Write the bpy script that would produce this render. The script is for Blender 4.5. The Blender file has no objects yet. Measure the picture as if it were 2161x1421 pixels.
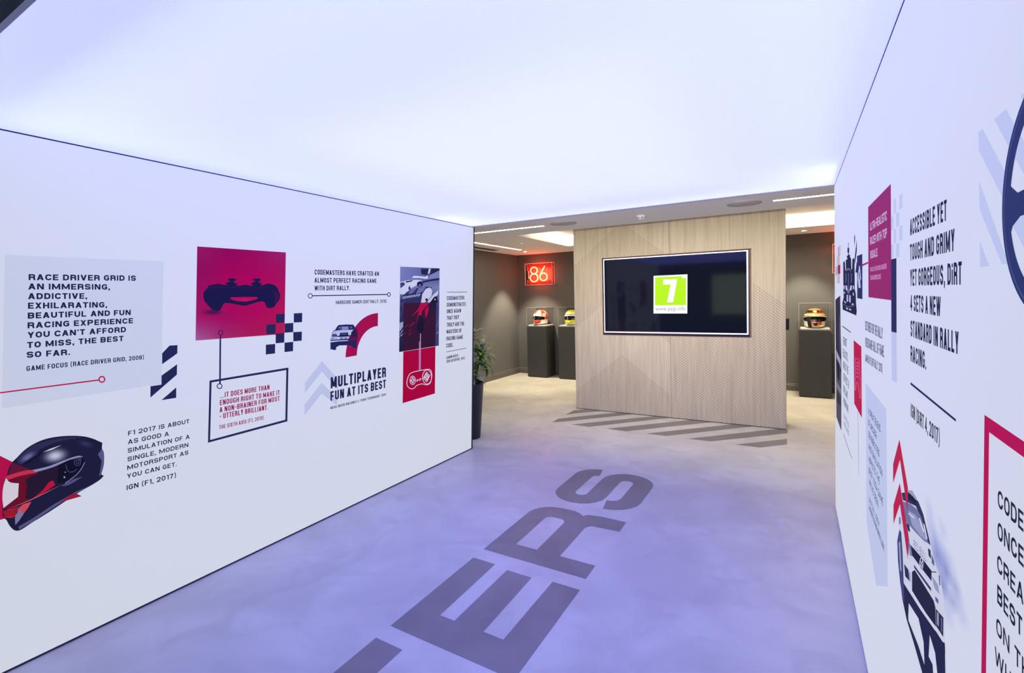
import bpy, bmesh, math, random
import numpy as np
from mathutils import Vector, Matrix
from mathutils.geometry import tessellate_polygon

random.seed(7)
S = bpy.context.scene
COL = S.collection

# ------------------------------------------------------------------ camera, world, light, exposure
FPX, SY, YAW, PIT, ROL, CH = 1015.49, -43.92, .53004, -.03274, -.02207, 1.55
cF = np.array([-math.sin(YAW)*math.cos(PIT), math.cos(YAW)*math.cos(PIT), math.sin(PIT)])
cR = np.array([math.cos(YAW), math.sin(YAW), 0.0]); cU = np.cross(cR, cF)
_c, _s = math.cos(ROL), math.sin(ROL)
cR, cU = _c*cR+_s*cU, -_s*cR+_c*cU
C0 = np.array([0, 0, CH])
cd = bpy.data.cameras.new('camera'); cam = bpy.data.objects.new('camera', cd); COL.objects.link(cam)
cd.sensor_width = 36; cd.lens = FPX/2161*36; cd.shift_y = SY/2161; cd.clip_start = .02; cd.clip_end = 200
m = Matrix.Identity(4)
for i in range(3):
    m[i][0], m[i][1], m[i][2], m[i][3] = cR[i], cU[i], -cF[i], C0[i]
cam.matrix_world = m
S.camera = cam
vs = S.view_settings
vs.view_transform = 'Standard'; vs.look = 'None'; vs.gamma = 1; vs.exposure = 0.0; vs.use_curve_mapping = False
W = bpy.data.worlds.new('world'); S.world = W; W.use_nodes = True
W.node_tree.nodes['Background'].inputs[0].default_value = (.75, .87, 1, 1)
W.node_tree.nodes['Background'].inputs[1].default_value = 14.0

WALL_GLOW = (.55, .58, .60)      # backlit printed fabric of the two corridor walls
CEIL_GLOW = (.455, .495, 3.3)     # backlit stretch ceiling
WARM = (1.0, .86, .62)

def spot(loc, target, power, angle, blend=.6, col=WARM, size=.03):
    l = bpy.data.lights.new('spot_light', 'SPOT'); o = bpy.data.objects.new('spot_light', l); COL.objects.link(o)
    l.energy = power; l.spot_size = math.radians(angle); l.spot_blend = blend; l.color = col; l.shadow_soft_size = size
    o.location = loc; o.rotation_euler = (Vector(target)-Vector(loc)).to_track_quat('-Z', 'Y').to_euler()
    return o
def area(loc, sx, sy, power, col=WARM, rot=(0, 0, 0)):
    l = bpy.data.lights.new('area_light', 'AREA'); o = bpy.data.objects.new('area_light', l); COL.objects.link(o)
    l.shape = 'RECTANGLE'; l.size = sx; l.size_y = sy; l.energy = power; l.color = col
    o.location = loc; o.rotation_euler = rot
    return o

# ------------------------------------------------------------------ measured room
XL, XR = -2.912, .256            # faces of the two printed walls
HC, HS = 2.327, 2.486            # stretch ceiling, far-room soffit
YE = 4.12                        # end of the corridor
YT, TX0, TX1 = 6.265, -2.652, -.078   # wood feature wall
YB, XF = 8.87, -5.045            # back wall, far left wall
XG = 3.2                         # far room's right side

def un(x, y, ax, v):
    d = cR*(x-1080.5)/FPX + cU*(710.5+SY-y)/FPX + cF
    return C0 + d*((v-C0[ax])/d[ax])

# ------------------------------------------------------------------ helpers
def lin(c):
    return tuple(((v/255)/12.92 if v/255 <= .04045 else ((v/255+.055)/1.055)**2.4) for v in c)
def mat(name, base, rough=.6, emit=None, estr=1, spec=.5, metal=0, trans=0, ior=1.45, noise=None, bump=None, coat=0):
    mt = bpy.data.materials.new(name); mt.use_nodes = True
    nt = mt.node_tree; b = nt.nodes['Principled BSDF']
    b.inputs['Base Color'].default_value = (*base, 1); b.inputs['Roughness'].default_value = rough
    b.inputs['Specular IOR Level'].default_value = spec; b.inputs['Metallic'].default_value = metal
    b.inputs['Transmission Weight'].default_value = trans; b.inputs['IOR'].default_value = ior
    b.inputs['Coat Weight'].default_value = coat
    if emit: b.inputs['Emission Color'].default_value = (*emit, 1); b.inputs['Emission Strength'].default_value = estr
    if noise:                                   # (scale, amount, second colour[, stretch])
        tc = nt.nodes.new('ShaderNodeTexCoord'); mp = nt.nodes.new('ShaderNodeMapping'); nz = nt.nodes.new('ShaderNodeTexNoise')
        mp.inputs['Scale'].default_value = noise[3] if len(noise) > 3 else (1, 1, 1)
        nz.inputs['Scale'].default_value = noise[0]; nz.inputs['Detail'].default_value = 6
        mx = nt.nodes.new('ShaderNodeMix'); mx.data_type = 'RGBA'
        mx.inputs['A'].default_value = (*base, 1); mx.inputs['B'].default_value = (*noise[2], 1)
        rp = nt.nodes.new('ShaderNodeMapRange'); rp.inputs['From Min'].default_value = .35; rp.inputs['From Max'].default_value = .65
        rp.inputs['To Max'].default_value = noise[1]
        L = nt.links.new
        L(tc.outputs['Object'], mp.inputs[0]); L(mp.outputs[0], nz.inputs['Vector']); L(nz.outputs['Fac'], rp.inputs['Value'])
        L(rp.outputs[0], mx.inputs['Factor']); L(mx.outputs['Result'], b.inputs['Base Color'])
        if bump:
            bp = nt.nodes.new('ShaderNodeBump'); bp.inputs['Strength'].default_value = bump; bp.inputs['Distance'].default_value = .002
            L(nz.outputs['Fac'], bp.inputs['Height']); L(bp.outputs[0], b.inputs['Normal'])
    return mt

def newobj(name, me, mt=None, parent=None, label=None, kind=None, cat=None, group=None):
    o = bpy.data.objects.new(name, me); COL.objects.link(o)
    if mt:
        for q in (mt if isinstance(mt, (list, tuple)) else [mt]): me.materials.append(q)
    if parent: o.parent = parent
    if label: o['label'] = label
    if kind: o['kind'] = kind
    if cat: o['category'] = cat
    if group: o['group'] = group
    return o
def thing(name, label, cat, loc=(0, 0, 0), rz=0, group=None):
    o = bpy.data.objects.new(name, None); COL.objects.link(o); o.empty_display_size = .1
    o.location = loc; o.rotation_euler = (0, 0, rz); o['label'] = label; o['category'] = cat
    if group: o['group'] = group
    return o
def from_bm(bm, name, smooth=False):
    bmesh.ops.recalc_face_normals(bm, faces=bm.faces)
    me = bpy.data.meshes.new(name); bm.to_mesh(me); bm.free()
    if smooth:
        for p in me.polygons: p.use_smooth = True
    return me
def bm_box(bm, x0, x1, y0, y1, z0, z1, bev=0):
    r = bmesh.ops.create_cube(bm, size=1)
    for v in r['verts']:
        v.co = Vector((x0+(v.co.x+.5)*(x1-x0), y0+(v.co.y+.5)*(y1-y0), z0+(v.co.z+.5)*(z1-z0)))
    if bev:
        es = list({e for v in r['verts'] for e in v.link_edges})
        bmesh.ops.bevel(bm, geom=es, offset=bev, segments=2, affect='EDGES', profile=.5)
def box(name, x0, x1, y0, y1, z0, z1, mt, bev=0, **k):
    bm = bmesh.new(); bm_box(bm, x0, x1, y0, y1, z0, z1, bev)
    return newobj(name, from_bm(bm, name), mt, **k)
def boxes(name, lst, mt, bev=0, **k):
    bm = bmesh.new()
    for b in lst: bm_box(bm, *b, bev)
    return newobj(name, from_bm(bm, name), mt, **k)
def prism(name, pts, d, mt, **k):
    """extrude a 3D polygon along vector d"""
    bm = bmesh.new(); vs_ = [bm.verts.new(p) for p in pts]; ws = [bm.verts.new(Vector(p)+Vector(d)) for p in pts]
    bm.faces.new(vs_); bm.faces.new(ws[::-1])
    for i in range(len(pts)):
        j = (i+1) % len(pts); bm.faces.new((vs_[i], vs_[j], ws[j], ws[i]))
    bmesh.ops.triangulate(bm, faces=[f for f in bm.faces if len(f.verts) > 4])
    return newobj(name, from_bm(bm, name), mt, **k)
def bm_lathe(bm, prof, seg=32, loc=(0, 0, 0)):
    rings = []
    for r, z in prof:
        rings.append([bm.verts.new((loc[0]+r*math.cos(2*math.pi*i/seg), loc[1]+r*math.sin(2*math.pi*i/seg), loc[2]+z)) for i in range(seg)] if r > 1e-6
                     else [bm.verts.new((loc[0], loc[1], loc[2]+z))])
    for a, b in zip(rings, rings[1:]):
        for i in range(seg):
            j = (i+1) % seg
            if len(a) == 1 and len(b) == 1: continue
            if len(a) == 1: bm.faces.new((a[0], b[i], b[j]))
            elif len(b) == 1: bm.faces.new((a[i], a[j], b[0]))
            else: bm.faces.new((a[i], a[j], b[j], b[i]))
def lathe(name, prof, mt, seg=32, loc=(0, 0, 0), smooth=True, **k):
    bm = bmesh.new(); bm_lathe(bm, prof, seg, loc)
    o = newobj(name, from_bm(bm, name, smooth), mt, **k)
    return o
def bm_tube(bm, pts, r, seg=8, closed=False):
    pts = [Vector(p) for p in pts]; n = len(pts); rings = []; up = None
    for i, p in enumerate(pts):
        a = pts[(i-1) % n] if (closed or i > 0) else p; b = pts[(i+1) % n] if (closed or i < n-1) else p
        t = (b-a).normalized()
        if up is None: up = Vector((0, 0, 1)) if abs(t.z) < .9 else Vector((0, 1, 0))
        u = t.cross(up).normalized(); v = u.cross(t).normalized(); up = v
        rings.append([bm.verts.new(p+r*(math.cos(2*math.pi*k/seg)*u+math.sin(2*math.pi*k/seg)*v)) for k in range(seg)])
    m_ = n if closed else n-1
    for i in range(m_):
        a, b = rings[i], rings[(i+1) % n]
        for k in range(seg): bm.faces.new((a[k], a[(k+1) % seg], b[(k+1) % seg], b[k]))
    if not closed:
        bm.faces.new(rings[0]); bm.faces.new(rings[-1][::-1])
def tube(name, pts, r, mt, seg=8, closed=False, **k):
    bm = bmesh.new(); bm_tube(bm, pts, r, seg, closed)
    return newobj(name, from_bm(bm, name, True), mt, **k)

# ------------------------------------------------------------------ printed matter
# one material for everything printed on the backlit fabric: the ink tints both the lamp light coming through and the light falling on it
def print_material(name, glow, base):
    mt = bpy.data.materials.new(name); mt.use_nodes = True; nt = mt.node_tree; b = nt.nodes['Principled BSDF']
    at = nt.nodes.new('ShaderNodeAttribute'); at.attribute_name = 'Col'
    def mul(c):
        x = nt.nodes.new('ShaderNodeMix'); x.data_type = 'RGBA'; x.blend_type = 'MULTIPLY'; x.inputs['Factor'].default_value = 1
        nt.links.new(at.outputs['Color'], x.inputs['A']); x.inputs['B'].default_value = (*c, 1); return x.outputs['Result']
    nt.links.new(mul(base), b.inputs['Base Color']); nt.links.new(mul(glow), b.inputs['Emission Color'])
    b.inputs['Emission Strength'].default_value = 1; b.inputs['Roughness'].default_value = .85; b.inputs['Specular IOR Level'].default_value = .1
    return mt
FABRIC = (.20, .20, .20)
M_print = print_material('fabric print', WALL_GLOW, FABRIC)
WALL_SEEN = lin((212, 215, 247))
def tint(c): return tuple(min(1.0, a/b) for a, b in zip(lin(c), WALL_SEEN))

NAVY = (33, 38, 88); INK = (32, 36, 84); RED = (178, 14, 78); DRED = (150, 24, 84); LAV = (190, 196, 236); WHITE = (212, 215, 247)

# ---- a stroke alphabet: every glyph is a list of polygons in a box W wide and 1 high, stroke s
def rp(pts, r, closed=False):
    n = len(pts); out = []
    for i, p in enumerate(pts):
        if not closed and (i == 0 or i == n-1): out.append(p); continue
        rr = r[i] if isinstance(r, (list, tuple)) else r
        a, b = pts[i-1], pts[(i+1) % n]
        va, vb = (a[0]-p[0], a[1]-p[1]), (b[0]-p[0], b[1]-p[1])
        la, lb = math.hypot(*va), math.hypot(*vb)
        fa = 1 if (not closed and i-1 == 0) else .5; fb = 1 if (not closed and i+1 == n-1) else .5
        q = min(rr, la*fa, lb*fb)
        if q < 1e-4: out.append(p); continue
        A = (p[0]+va[0]/la*q, p[1]+va[1]/la*q); B = (p[0]+vb[0]/lb*q, p[1]+vb[1]/lb*q)
        for k in range(6):
            t = k/5; g = .82
            # between a conic and a circle arc
            c1 = (A[0]+(p[0]-A[0])*.56, A[1]+(p[1]-A[1])*.56); c2 = (B[0]+(p[0]-B[0])*.56, B[1]+(p[1]-B[1])*.56)
            out.append(tuple((1-t)**3*A[j]+3*(1-t)**2*t*c1[j]+3*(1-t)*t*t*c2[j]+t**3*B[j] for j in (0, 1)))
    return out
def stroke(pts, s, closed=False):
    cl = [pts[0]]
    for p in pts[1:]:
        if math.hypot(p[0]-cl[-1][0], p[1]-cl[-1][1]) > 1e-5: cl.append(p)
    if closed and math.hypot(cl[0][0]-cl[-1][0], cl[0][1]-cl[-1][1]) < 1e-5: cl.pop()
    pts = cl; n = len(pts); off = []
    for i, p in enumerate(pts):
        ds = []
        if closed or i > 0: a = pts[i-1]; ds.append((p[0]-a[0], p[1]-a[1]))
        if closed or i < n-1: b = pts[(i+1) % n]; ds.append((b[0]-p[0], b[1]-p[1]))
        ns = [(-d[1]/math.hypot(*d), d[0]/math.hypot(*d)) for d in ds]
        mx, my = sum(q[0] for q in ns), sum(q[1] for q in ns); l = math.hypot(mx, my) or 1
        mx, my = mx/l, my/l; k = 1/max(.5, mx*ns[0][0]+my*ns[0][1])
        off.append((mx*k*s/2, my*k*s/2))
    qs = []
    for i in range(n if closed else n-1):
        j = (i+1) % n; p, q, a, b = pts[i], pts[j], off[i], off[j]
        qs.append([(p[0]+a[0], p[1]+a[1]), (q[0]+b[0], q[1]+b[1]), (q[0]-b[0], q[1]-b[1]), (p[0]-a[0], p[1]-a[1])])
    return qs
def rect(x0, y0, x1, y1): return [(x0, y0), (x1, y0), (x1, y1), (x0, y1)]
def dg(xb, xt, w, y0=0, y1=1): return [(xb, y0), (xb+w, y0), (xt+w, y1), (xt, y1)]
GW = {'I': .17, 'i': .17, '.': .17, ',': .17, "'": .15, ':': .17, ';': .17, '(': .27, ')': .27, '-': .34, 'M': .72, 'W': .86, 'L': .47, 'E': .48, 'F': .46,
      'J': .45, 'T': .5, '1': .34, 'A': .6, 'V': .6, 'N': .57, '&': .6, '/': .4}
def glyph(c, W, s):
    L, R, B, T, M = s/2, W-s/2, s/2, 1-s/2, .5
    r = min(max(W/2-s/2, .02), .3); h = s*.9
    sv = s*1.12
    P = []
    if c == 'A': P = [dg(0, (W-sv)/2, sv), dg(W-sv, (W-sv)/2, sv), rect(W*.2, .2, W*.8, .2+h)]
    elif c == 'B': P = [rect(0, 0, s, 1)]+stroke(rp([(L, T), (R, T), (R, M), (L, M)], r*.8), s)+stroke(rp([(L, M), (R, M), (R, B), (L, B)], r*.8), s)
    elif c == 'C': P = stroke(rp([(R, .66), (R, T), (L, T), (L, B), (R, B), (R, .34)], r), s)
    elif c == 'D': P = [rect(0, 0, s, 1)]+stroke(rp([(L, T), (R, T), (R, B), (L, B)], r), s)
    elif c == 'E': P = [rect(0, 0, s, 1), rect(0, 0, W, h), rect(0, 1-h, W, 1), rect(0, .5-h/2, W*.92, .5+h/2)]
    elif c == 'F': P = [rect(0, 0, s, 1), rect(0, 1-h, W, 1), rect(0, .47-h/2, W*.9, .47+h/2)]
    elif c == 'G': P = stroke(rp([(R, .7), (R, T), (L, T), (L, B), (R, B), (R, .46), (W*.5, .46)], [0, r, r, r, r, 0, 0]), s)
    elif c == 'H': P = [rect(0, 0, s, 1), rect(W-s, 0, W, 1), rect(0, .5-h/2, W, .5+h/2)]
    elif c == 'I': P = [rect(0, 0, W, 1)]
    elif c == 'i': P = [rect(0, 0, W, .7), rect(0, .8, W, .97)]
    elif c == 'J': P = stroke(rp([(R, 1), (R, B), (L, B), (L, .3)], r), s)
    elif c == 'K': P = [rect(0, 0, s, 1), dg(s*.8, W-sv, sv, .38, 1), [(s*1.3, .62), (W-sv*1.05, 0), (W+.02, 0), (s*1.3+sv*.8, .72)]]
    elif c == 'L': P = [rect(0, 0, s, 1), rect(0, 0, W, h)]
    elif c == 'M': P = [rect(0, 0, s, 1), rect(W-s, 0, W, 1), dg((W-s*.9)/2, .0, s*1.0, .12, 1), dg((W-s*.9)/2, W-s, s*1.0, .12, 1)]
    elif c == 'N': P = [rect(0, 0, s, 1), rect(W-s, 0, W, 1), dg(W-s*1.15, .0, s*1.15)]
    elif c in 'O0': P = stroke(rp([(L, B), (L, T), (R, T), (R, B)], r, True), s, True)
    elif c == 'P': P = [rect(0, 0, s, 1)]+stroke(rp([(L, T), (R, T), (R, .45), (L, .45)], r*.9), s)
    elif c == 'Q': P = glyph('O', W, s)+[dg(W*.5, W*.85, s, 0, .25)]
    elif c == 'R': P = [rect(0, 0, s, 1)]+stroke(rp([(L, T), (R, T), (R, M-.02), (L, M-.02)], r*.9), s)+stroke(rp([(W*.45, M-.02), (R, M-.02), (R, 0)], r*.8), s)
    elif c == 'S': P = stroke(rp([(R, .69), (R, T), (L, T), (L, M+.02), (R, M-.02), (R, B), (L, B), (L, .31)], r), s)
    elif c == 'T': P = [rect(0, 1-h, W, 1), rect((W-s)/2, 0, (W+s)/2, 1)]
    elif c == 'U': P = stroke(rp([(L, 1), (L, B), (R, B), (R, 1)], r), s)
    elif c == 'V': P = [dg((W-sv)/2, 0, sv), dg((W-sv)/2, W-sv, sv)]
    elif c == 'W': P = [dg(W*.2, 0, s), dg(W*.2, (W-s)/2, s), dg(W*.8-s, (W-s)/2, s), dg(W*.8-s, W-s, s)]
    elif c == 'X': P = [dg(0, W-sv, sv), dg(W-sv, 0, sv)]
    elif c == 'Y': P = [rect((W-s)/2, 0, (W+s)/2, .45), dg((W-sv)/2, 0, sv, .4, 1), dg((W-sv)/2, W-sv, sv, .4, 1)]
    elif c == 'Z': P = [rect(0, 0, W, h), rect(0, 1-h, W, 1), dg(0, W-sv, sv)]
    elif c == '1': P = [rect(W-s, 0, W, 1), [(0, .72), (W-s, .84), (W-s, 1), (0, .85)]]
    elif c == '2': P = stroke(rp([(L, .68), (L, T), (R, T), (R, .5), (L, B)], [0, r, r, .25, 0]), s)+[rect(0, 0, W, h)]
    elif c == '3': P = stroke(rp([(L, .7), (L, T), (R, T), (R, M), (W*.35, M)], r*.8), s)+stroke(rp([(W*.35, M), (R, M), (R, B), (L, B), (L, .3)], r*.8), s)
    elif c == '4': P = [rect(W*.62-s/2, 0, W*.62+s/2, 1), rect(0, .2, W, .2+h), dg(0, W*.62-s/2, s, .2, 1)]
    elif c == '5': P = stroke(rp([(W, T), (L, T), (L, .52), (R, .62), (R, B), (L, B), (L, .3)], [0, 0, 0, r, r, r, 0]), s)
    elif c == '6': P = stroke(rp([(R, .72), (R, T), (L, T), (L, B), (R, B), (R, .56), (L, .56)], r), s)
    elif c == '7': P = [rect(0, 1-h, W, 1), dg(W*.2, W-sv, sv)]
    elif c == '8': P = stroke(rp([(L, M), (L, T), (R, T), (R, M)], r*.8, True), s, True)+stroke(rp([(L, B), (L, M), (R, M), (R, B)], r*.8, True), s, True)
    elif c == '9': P = stroke(rp([(L, .28), (L, B), (R, B), (R, T), (L, T), (L, .44), (R, .44)], r), s)
    elif c == '.': P = [rect(0, 0, W, W)]
    elif c == ',': P = [[(0, 0), (W*.15, -.16), (W*.7, -.16), (W, 0), (W, s), (0, s)]]
    elif c == "'": P = [rect(0, .7, W, 1)]
    elif c in ':;': P = [rect(0, .1, W, .1+W), rect(0, .6, W, .6+W)]
    elif c == '-': P = [rect(0, .42, W, .42+h)]
    elif c == '(': P = stroke(rp([(W-s*.3, 1.08), (L, .9), (L, .05), (W-s*.3, -.12)], .3), s*.8)
    elif c == ')': P = stroke(rp([(s*.3, 1.08), (R, .9), (R, .05), (s*.3, -.12)], .3), s*.8)
    elif c == '&': P = glyph('8', W, s)
    return P
def layout(txt, k, s):
    x = 0; out = []; g = .095+.05*k
    for ch in txt:
        if ch == ' ': x += .26*k+.04; continue
        w = GW.get(ch, .55)
        w = s*.95 if ch in 'Ii.,:' else max(s*1.5, s+(w-.17)*k)
        if ch in "'": w = s*.8
        out.append((ch, x, w)); x += w+g
    return out, x-g

def sm(pts, lim=48, n=4):
    """rounds an outline through its points, keeping the sharp corners"""
    N = len(pts); T_ = []
    for i in range(N):
        a, p, b = pts[i-1], pts[i], pts[(i+1) % N]
        u, v = (p[0]-a[0], p[1]-a[1]), (b[0]-p[0], b[1]-p[1])
        an = abs(math.degrees(math.atan2(u[0]*v[1]-u[1]*v[0], u[0]*v[0]+u[1]*v[1])))
        T_.append(None if an > lim else ((b[0]-a[0])/2, (b[1]-a[1])/2))
    out = []
    for i in range(N):
        p, q = pts[i], pts[(i+1) % N]; ch = (q[0]-p[0], q[1]-p[1]); L_ = math.hypot(*ch)
        def tan(t):
            if t is None: return ch
            l = math.hypot(*t) or 1; return (t[0]/l*L_, t[1]/l*L_)
        t0, t1 = tan(T_[i]), tan(T_[(i+1) % N])
        if T_[i] is None and T_[(i+1) % N] is None: out.append(p); continue
        for k in range(n):
            t = k/n; h = (2*t**3-3*t*t+1, t**3-2*t*t+t, -2*t**3+3*t*t, t**3-t*t)
            out.append(tuple(h[0]*p[j]+h[1]*t0[j]+h[2]*q[j]+h[3]*t1[j] for j in (0, 1)))
    return out
class Art:
    """flat print on one plane: pixel outlines carried onto the plane, stored in metres"""
    def __init__(s, ax, val, nrm, z=None):
        s.ax, s.val, s.nrm = ax, val, nrm; s.v = []; s.f = []; s.c = []; s.z = z or (0, 0, 1); s.k = 0; s.hold = False
    def w(s, x, y, lay):
        X, Y = s.z[0]+x/s.z[2], s.z[1]+y/s.z[2]
        return un(X, Y, s.ax, s.val+s.nrm*(.0004+lay*.0001+s.k*8e-6))
    def _add(s, P, faces, cols):
        n = len(s.v); s.v += [tuple(p) for p in P]; s.f += [tuple(i+n for i in f) for f in faces]; s.c += cols
        return s
    def poly(s, pts, col, lay=0, smooth=False):
        if smooth: pts = sm(pts)
        if not s.hold: s.k += 1
        P = [s.w(x, y, lay) for x, y in pts]
        c = [col]*len(pts) if not isinstance(col, list) else col
        t = tessellate_polygon([[Vector((x, y, 0)) for x, y in pts]])
        return s._add(P, t, [tint(q) for q in c])
    def line(s, pts, wd, col, lay=0, closed=False):
        s.k += 1; s.hold = True
        for q in stroke(pts, wd, closed): s.poly(q, col, lay)
        s.hold = False
        return s
    def curve(s, pts, r, wd, col, lay=0, closed=False): return s.line(rp(pts, r, closed), wd, col, lay, closed)
    def ell(s, cx, cy, rx, ry, col, lay=0, rot=0, n=24):
        a = math.radians(rot)
        return s.poly([(cx+rx*math.cos(t)*math.cos(a)-ry*math.sin(t)*math.sin(a), cy+rx*math.cos(t)*math.sin(a)+ry*math.sin(t)*math.cos(a))
                       for t in [2*math.pi*i/n for i in range(n)]], col, lay)
    def ring(s, cx, cy, r, wd, col, lay=0, ry=None, n=24):
        ry = ry or r
        return s.line([(cx+r*math.cos(2*math.pi*i/n), cy+ry*math.sin(2*math.pi*i/n)) for i in range(n)], wd, col, lay, True)
    def soft(s, cx, cy, rx, ry, cc, ce, lay=0, rot=0, n=20, rings=5):
        s.k += 1; a = math.radians(rot); P = [s.w(cx, cy, lay)]; cs = [tint(cc)]; F = []
        for k in range(1, rings+1):
            q = k/rings; e = .5-.5*math.cos(math.pi*q)
            for i in range(n):
                t = 2*math.pi*i/n
                P.append(s.w(cx+q*(rx*math.cos(t)*math.cos(a)-ry*math.sin(t)*math.sin(a)), cy+q*(rx*math.cos(t)*math.sin(a)+ry*math.sin(t)*math.cos(a)), lay))
                cs.append(tint(tuple(u*(1-e)+v*e for u, v in zip(cc, ce))))
        for i in range(n):
            j = (i+1) % n; F.append((0, 1+i, 1+j))
            for k in range(rings-1): b = 1+k*n; F += [(b+i, b+n+i, b+n+j), (b+i, b+n+j, b+j)]
        return s._add(P, F, cs)
    def blend(s, quad, grid, lay=0):
        """quad TL,TR,BR,BL with a grid of colours [row][col], smoothly interpolated"""
        nr, nc = len(grid), len(grid[0]); R_, C_ = (nr-1)*4+1, (nc-1)*4+1; P = []; cs = []; F = []
        for i in range(R_):
            for j in range(C_):
                v, u = i/(R_-1), j/(C_-1)
                x = (1-v)*((1-u)*quad[0][0]+u*quad[1][0])+v*((1-u)*quad[3][0]+u*quad[2][0])
                y = (1-v)*((1-u)*quad[0][1]+u*quad[1][1])+v*((1-u)*quad[3][1]+u*quad[2][1])
                P.append(s.w(x, y, lay))
                gi, gj = min(int(v*(nr-1)), nr-2), min(int(u*(nc-1)), nc-2); a, b = v*(nr-1)-gi, u*(nc-1)-gj
                cs.append(tint(tuple((1-a)*((1-b)*grid[gi][gj][k]+b*grid[gi][gj+1][k])+a*((1-b)*grid[gi+1][gj][k]+b*grid[gi+1][gj+1][k]) for k in range(3))))
        for i in range(R_-1):
            for j in range(C_-1): q = i*C_+j; F.append((q, q+1, q+C_+1, q+C_))
        return s._add(P, F, cs)
    def text(s, txt, xl, yl, xr, yr, cap, col=INK, sw=.17, lay=2, fit=None):
        P0, P1, Pc = s.w(xl, yl, lay), s.w(xr, yr, lay), s.w(xl, yl-cap, lay)
        Hh = np.linalg.norm(Pc-P0); U = (P1-P0)/np.linalg.norm(P1-P0); Wn = np.linalg.norm(P1-P0)/Hh
        a, b = .05, 6
        for _ in range(40):
            k = (a+b)/2
            if layout(fit or txt, k, sw)[1] > Wn: b = k
            else: a = k
        up = Pc-P0
        for ch, x, w in layout(txt, k, sw)[0]:
            for pg in glyph(ch, w, sw):
                s._add([P0+U*(x+px)*Hh+up*py for px, py in pg], [tuple(range(len(pg)))], [tint(col)]*len(pg))
        return s
    def build(s, name, label, parent, mt=None):
        me = bpy.data.meshes.new(name); me.from_pydata(s.v, [], s.f); me.update()
        at = me.color_attributes.new('Col', 'FLOAT_COLOR', 'POINT')
        at.data.foreach_set('color', [q for c in s.c for q in (*c, 1)])
        return newobj(name, me, mt or M_print, parent=parent, label=label)

# ------------------------------------------------------------------ materials
M_fabric = mat('backlit fabric', FABRIC, .85, emit=WALL_GLOW, estr=1, spec=.1)
M_ceil = mat('stretch ceiling', (.4, .4, .42), .8, emit=CEIL_GLOW, estr=1, spec=.1)
def microcement(name, c0, c1, c2, rough):
    mt = bpy.data.materials.new(name); mt.use_nodes = True; nt = mt.node_tree; b = nt.nodes['Principled BSDF']; L = nt.links.new; N = nt.nodes.new
    tc = N('ShaderNodeTexCoord'); n1 = N('ShaderNodeTexNoise'); n2 = N('ShaderNodeTexNoise'); n3 = N('ShaderNodeTexNoise')
    for n, sc, de, di in ((n1, 1.1, 7, 1.6), (n2, 3.6, 7, 1.2), (n3, 60, 3, 0)):
        n.inputs['Scale'].default_value = sc; n.inputs['Detail'].default_value = de; n.inputs['Distortion'].default_value = di; L(tc.outputs['Object'], n.inputs['Vector'])
    a = N('ShaderNodeMix'); a.data_type = 'RGBA'; a.inputs['A'].default_value = (*c0, 1); a.inputs['B'].default_value = (*c1, 1)
    r1 = N('ShaderNodeMapRange'); r1.inputs['From Min'].default_value = .38; r1.inputs['From Max'].default_value = .62; L(n1.outputs['Fac'], r1.inputs['Value']); L(r1.outputs[0], a.inputs['Factor'])
    d = N('ShaderNodeMix'); d.data_type = 'RGBA'; L(a.outputs['Result'], d.inputs['A']); d.inputs['B'].default_value = (*c2, 1)
    r2 = N('ShaderNodeMapRange'); r2.inputs['From Min'].default_value = .48; r2.inputs['From Max'].default_value = .70; r2.inputs['To Max'].default_value = .5; L(n2.outputs['Fac'], r2.inputs['Value']); L(r2.outputs[0], d.inputs['Factor'])
    L(d.outputs['Result'], b.inputs['Base Color'])
    rr = N('ShaderNodeMapRange'); rr.inputs['To Min'].default_value = rough-.08; rr.inputs['To Max'].default_value = rough+.1; L(n2.outputs['Fac'], rr.inputs['Value']); L(rr.outputs[0], b.inputs['Roughness'])
    bp = N('ShaderNodeBump'); bp.inputs['Strength'].default_value = .12; bp.inputs['Distance'].default_value = .002; L(n2.outputs['Fac'], bp.inputs['Height']); L(bp.outputs[0], b.inputs['Normal'])
    b.inputs['Specular IOR Level'].default_value = .35
    return mt
M_floor = microcement('polished microcement', (.525, .515, .445), (.445, .435, .378), (.38, .37, .33), .42)
M_fpaint = microcement('grey floor paint', (.205, .19, .175), (.165, .152, .14), (.225, .20, .165), .45)
M_grey = mat('dark grey paint', (.117, .118, .119), .7, spec=.2)
M_greyb = mat('grey skirting paint', (.115, .105, .093), .45, spec=.4)
M_white = mat('white plaster', (.88, .87, .87), .8, spec=.2)
M_wframe = mat('white frame', (.75, .75, .78), .5)
M_navy = mat('dark aluminium profile', (.02, .022, .04), .5)
M_dark = mat('dark entrance paint', (.02, .022, .035), .8)
M_led = mat('warm LED strip', (.9, .85, .7), .5, emit=(1.0, .85, .60), estr=30)
M_cove = mat('cove LED strip', (.9, .85, .7), .5, emit=(1.0, .85, .60), estr=11)
M_dl = mat('downlight lens', (.9, .85, .7), .5, emit=(1.0, .86, .62), estr=25)
M_ped = mat('charcoal laminate', (.046, .047, .05), .45, spec=.4)
M_black = mat('black plastic', (.012, .012, .014), .35)
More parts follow.
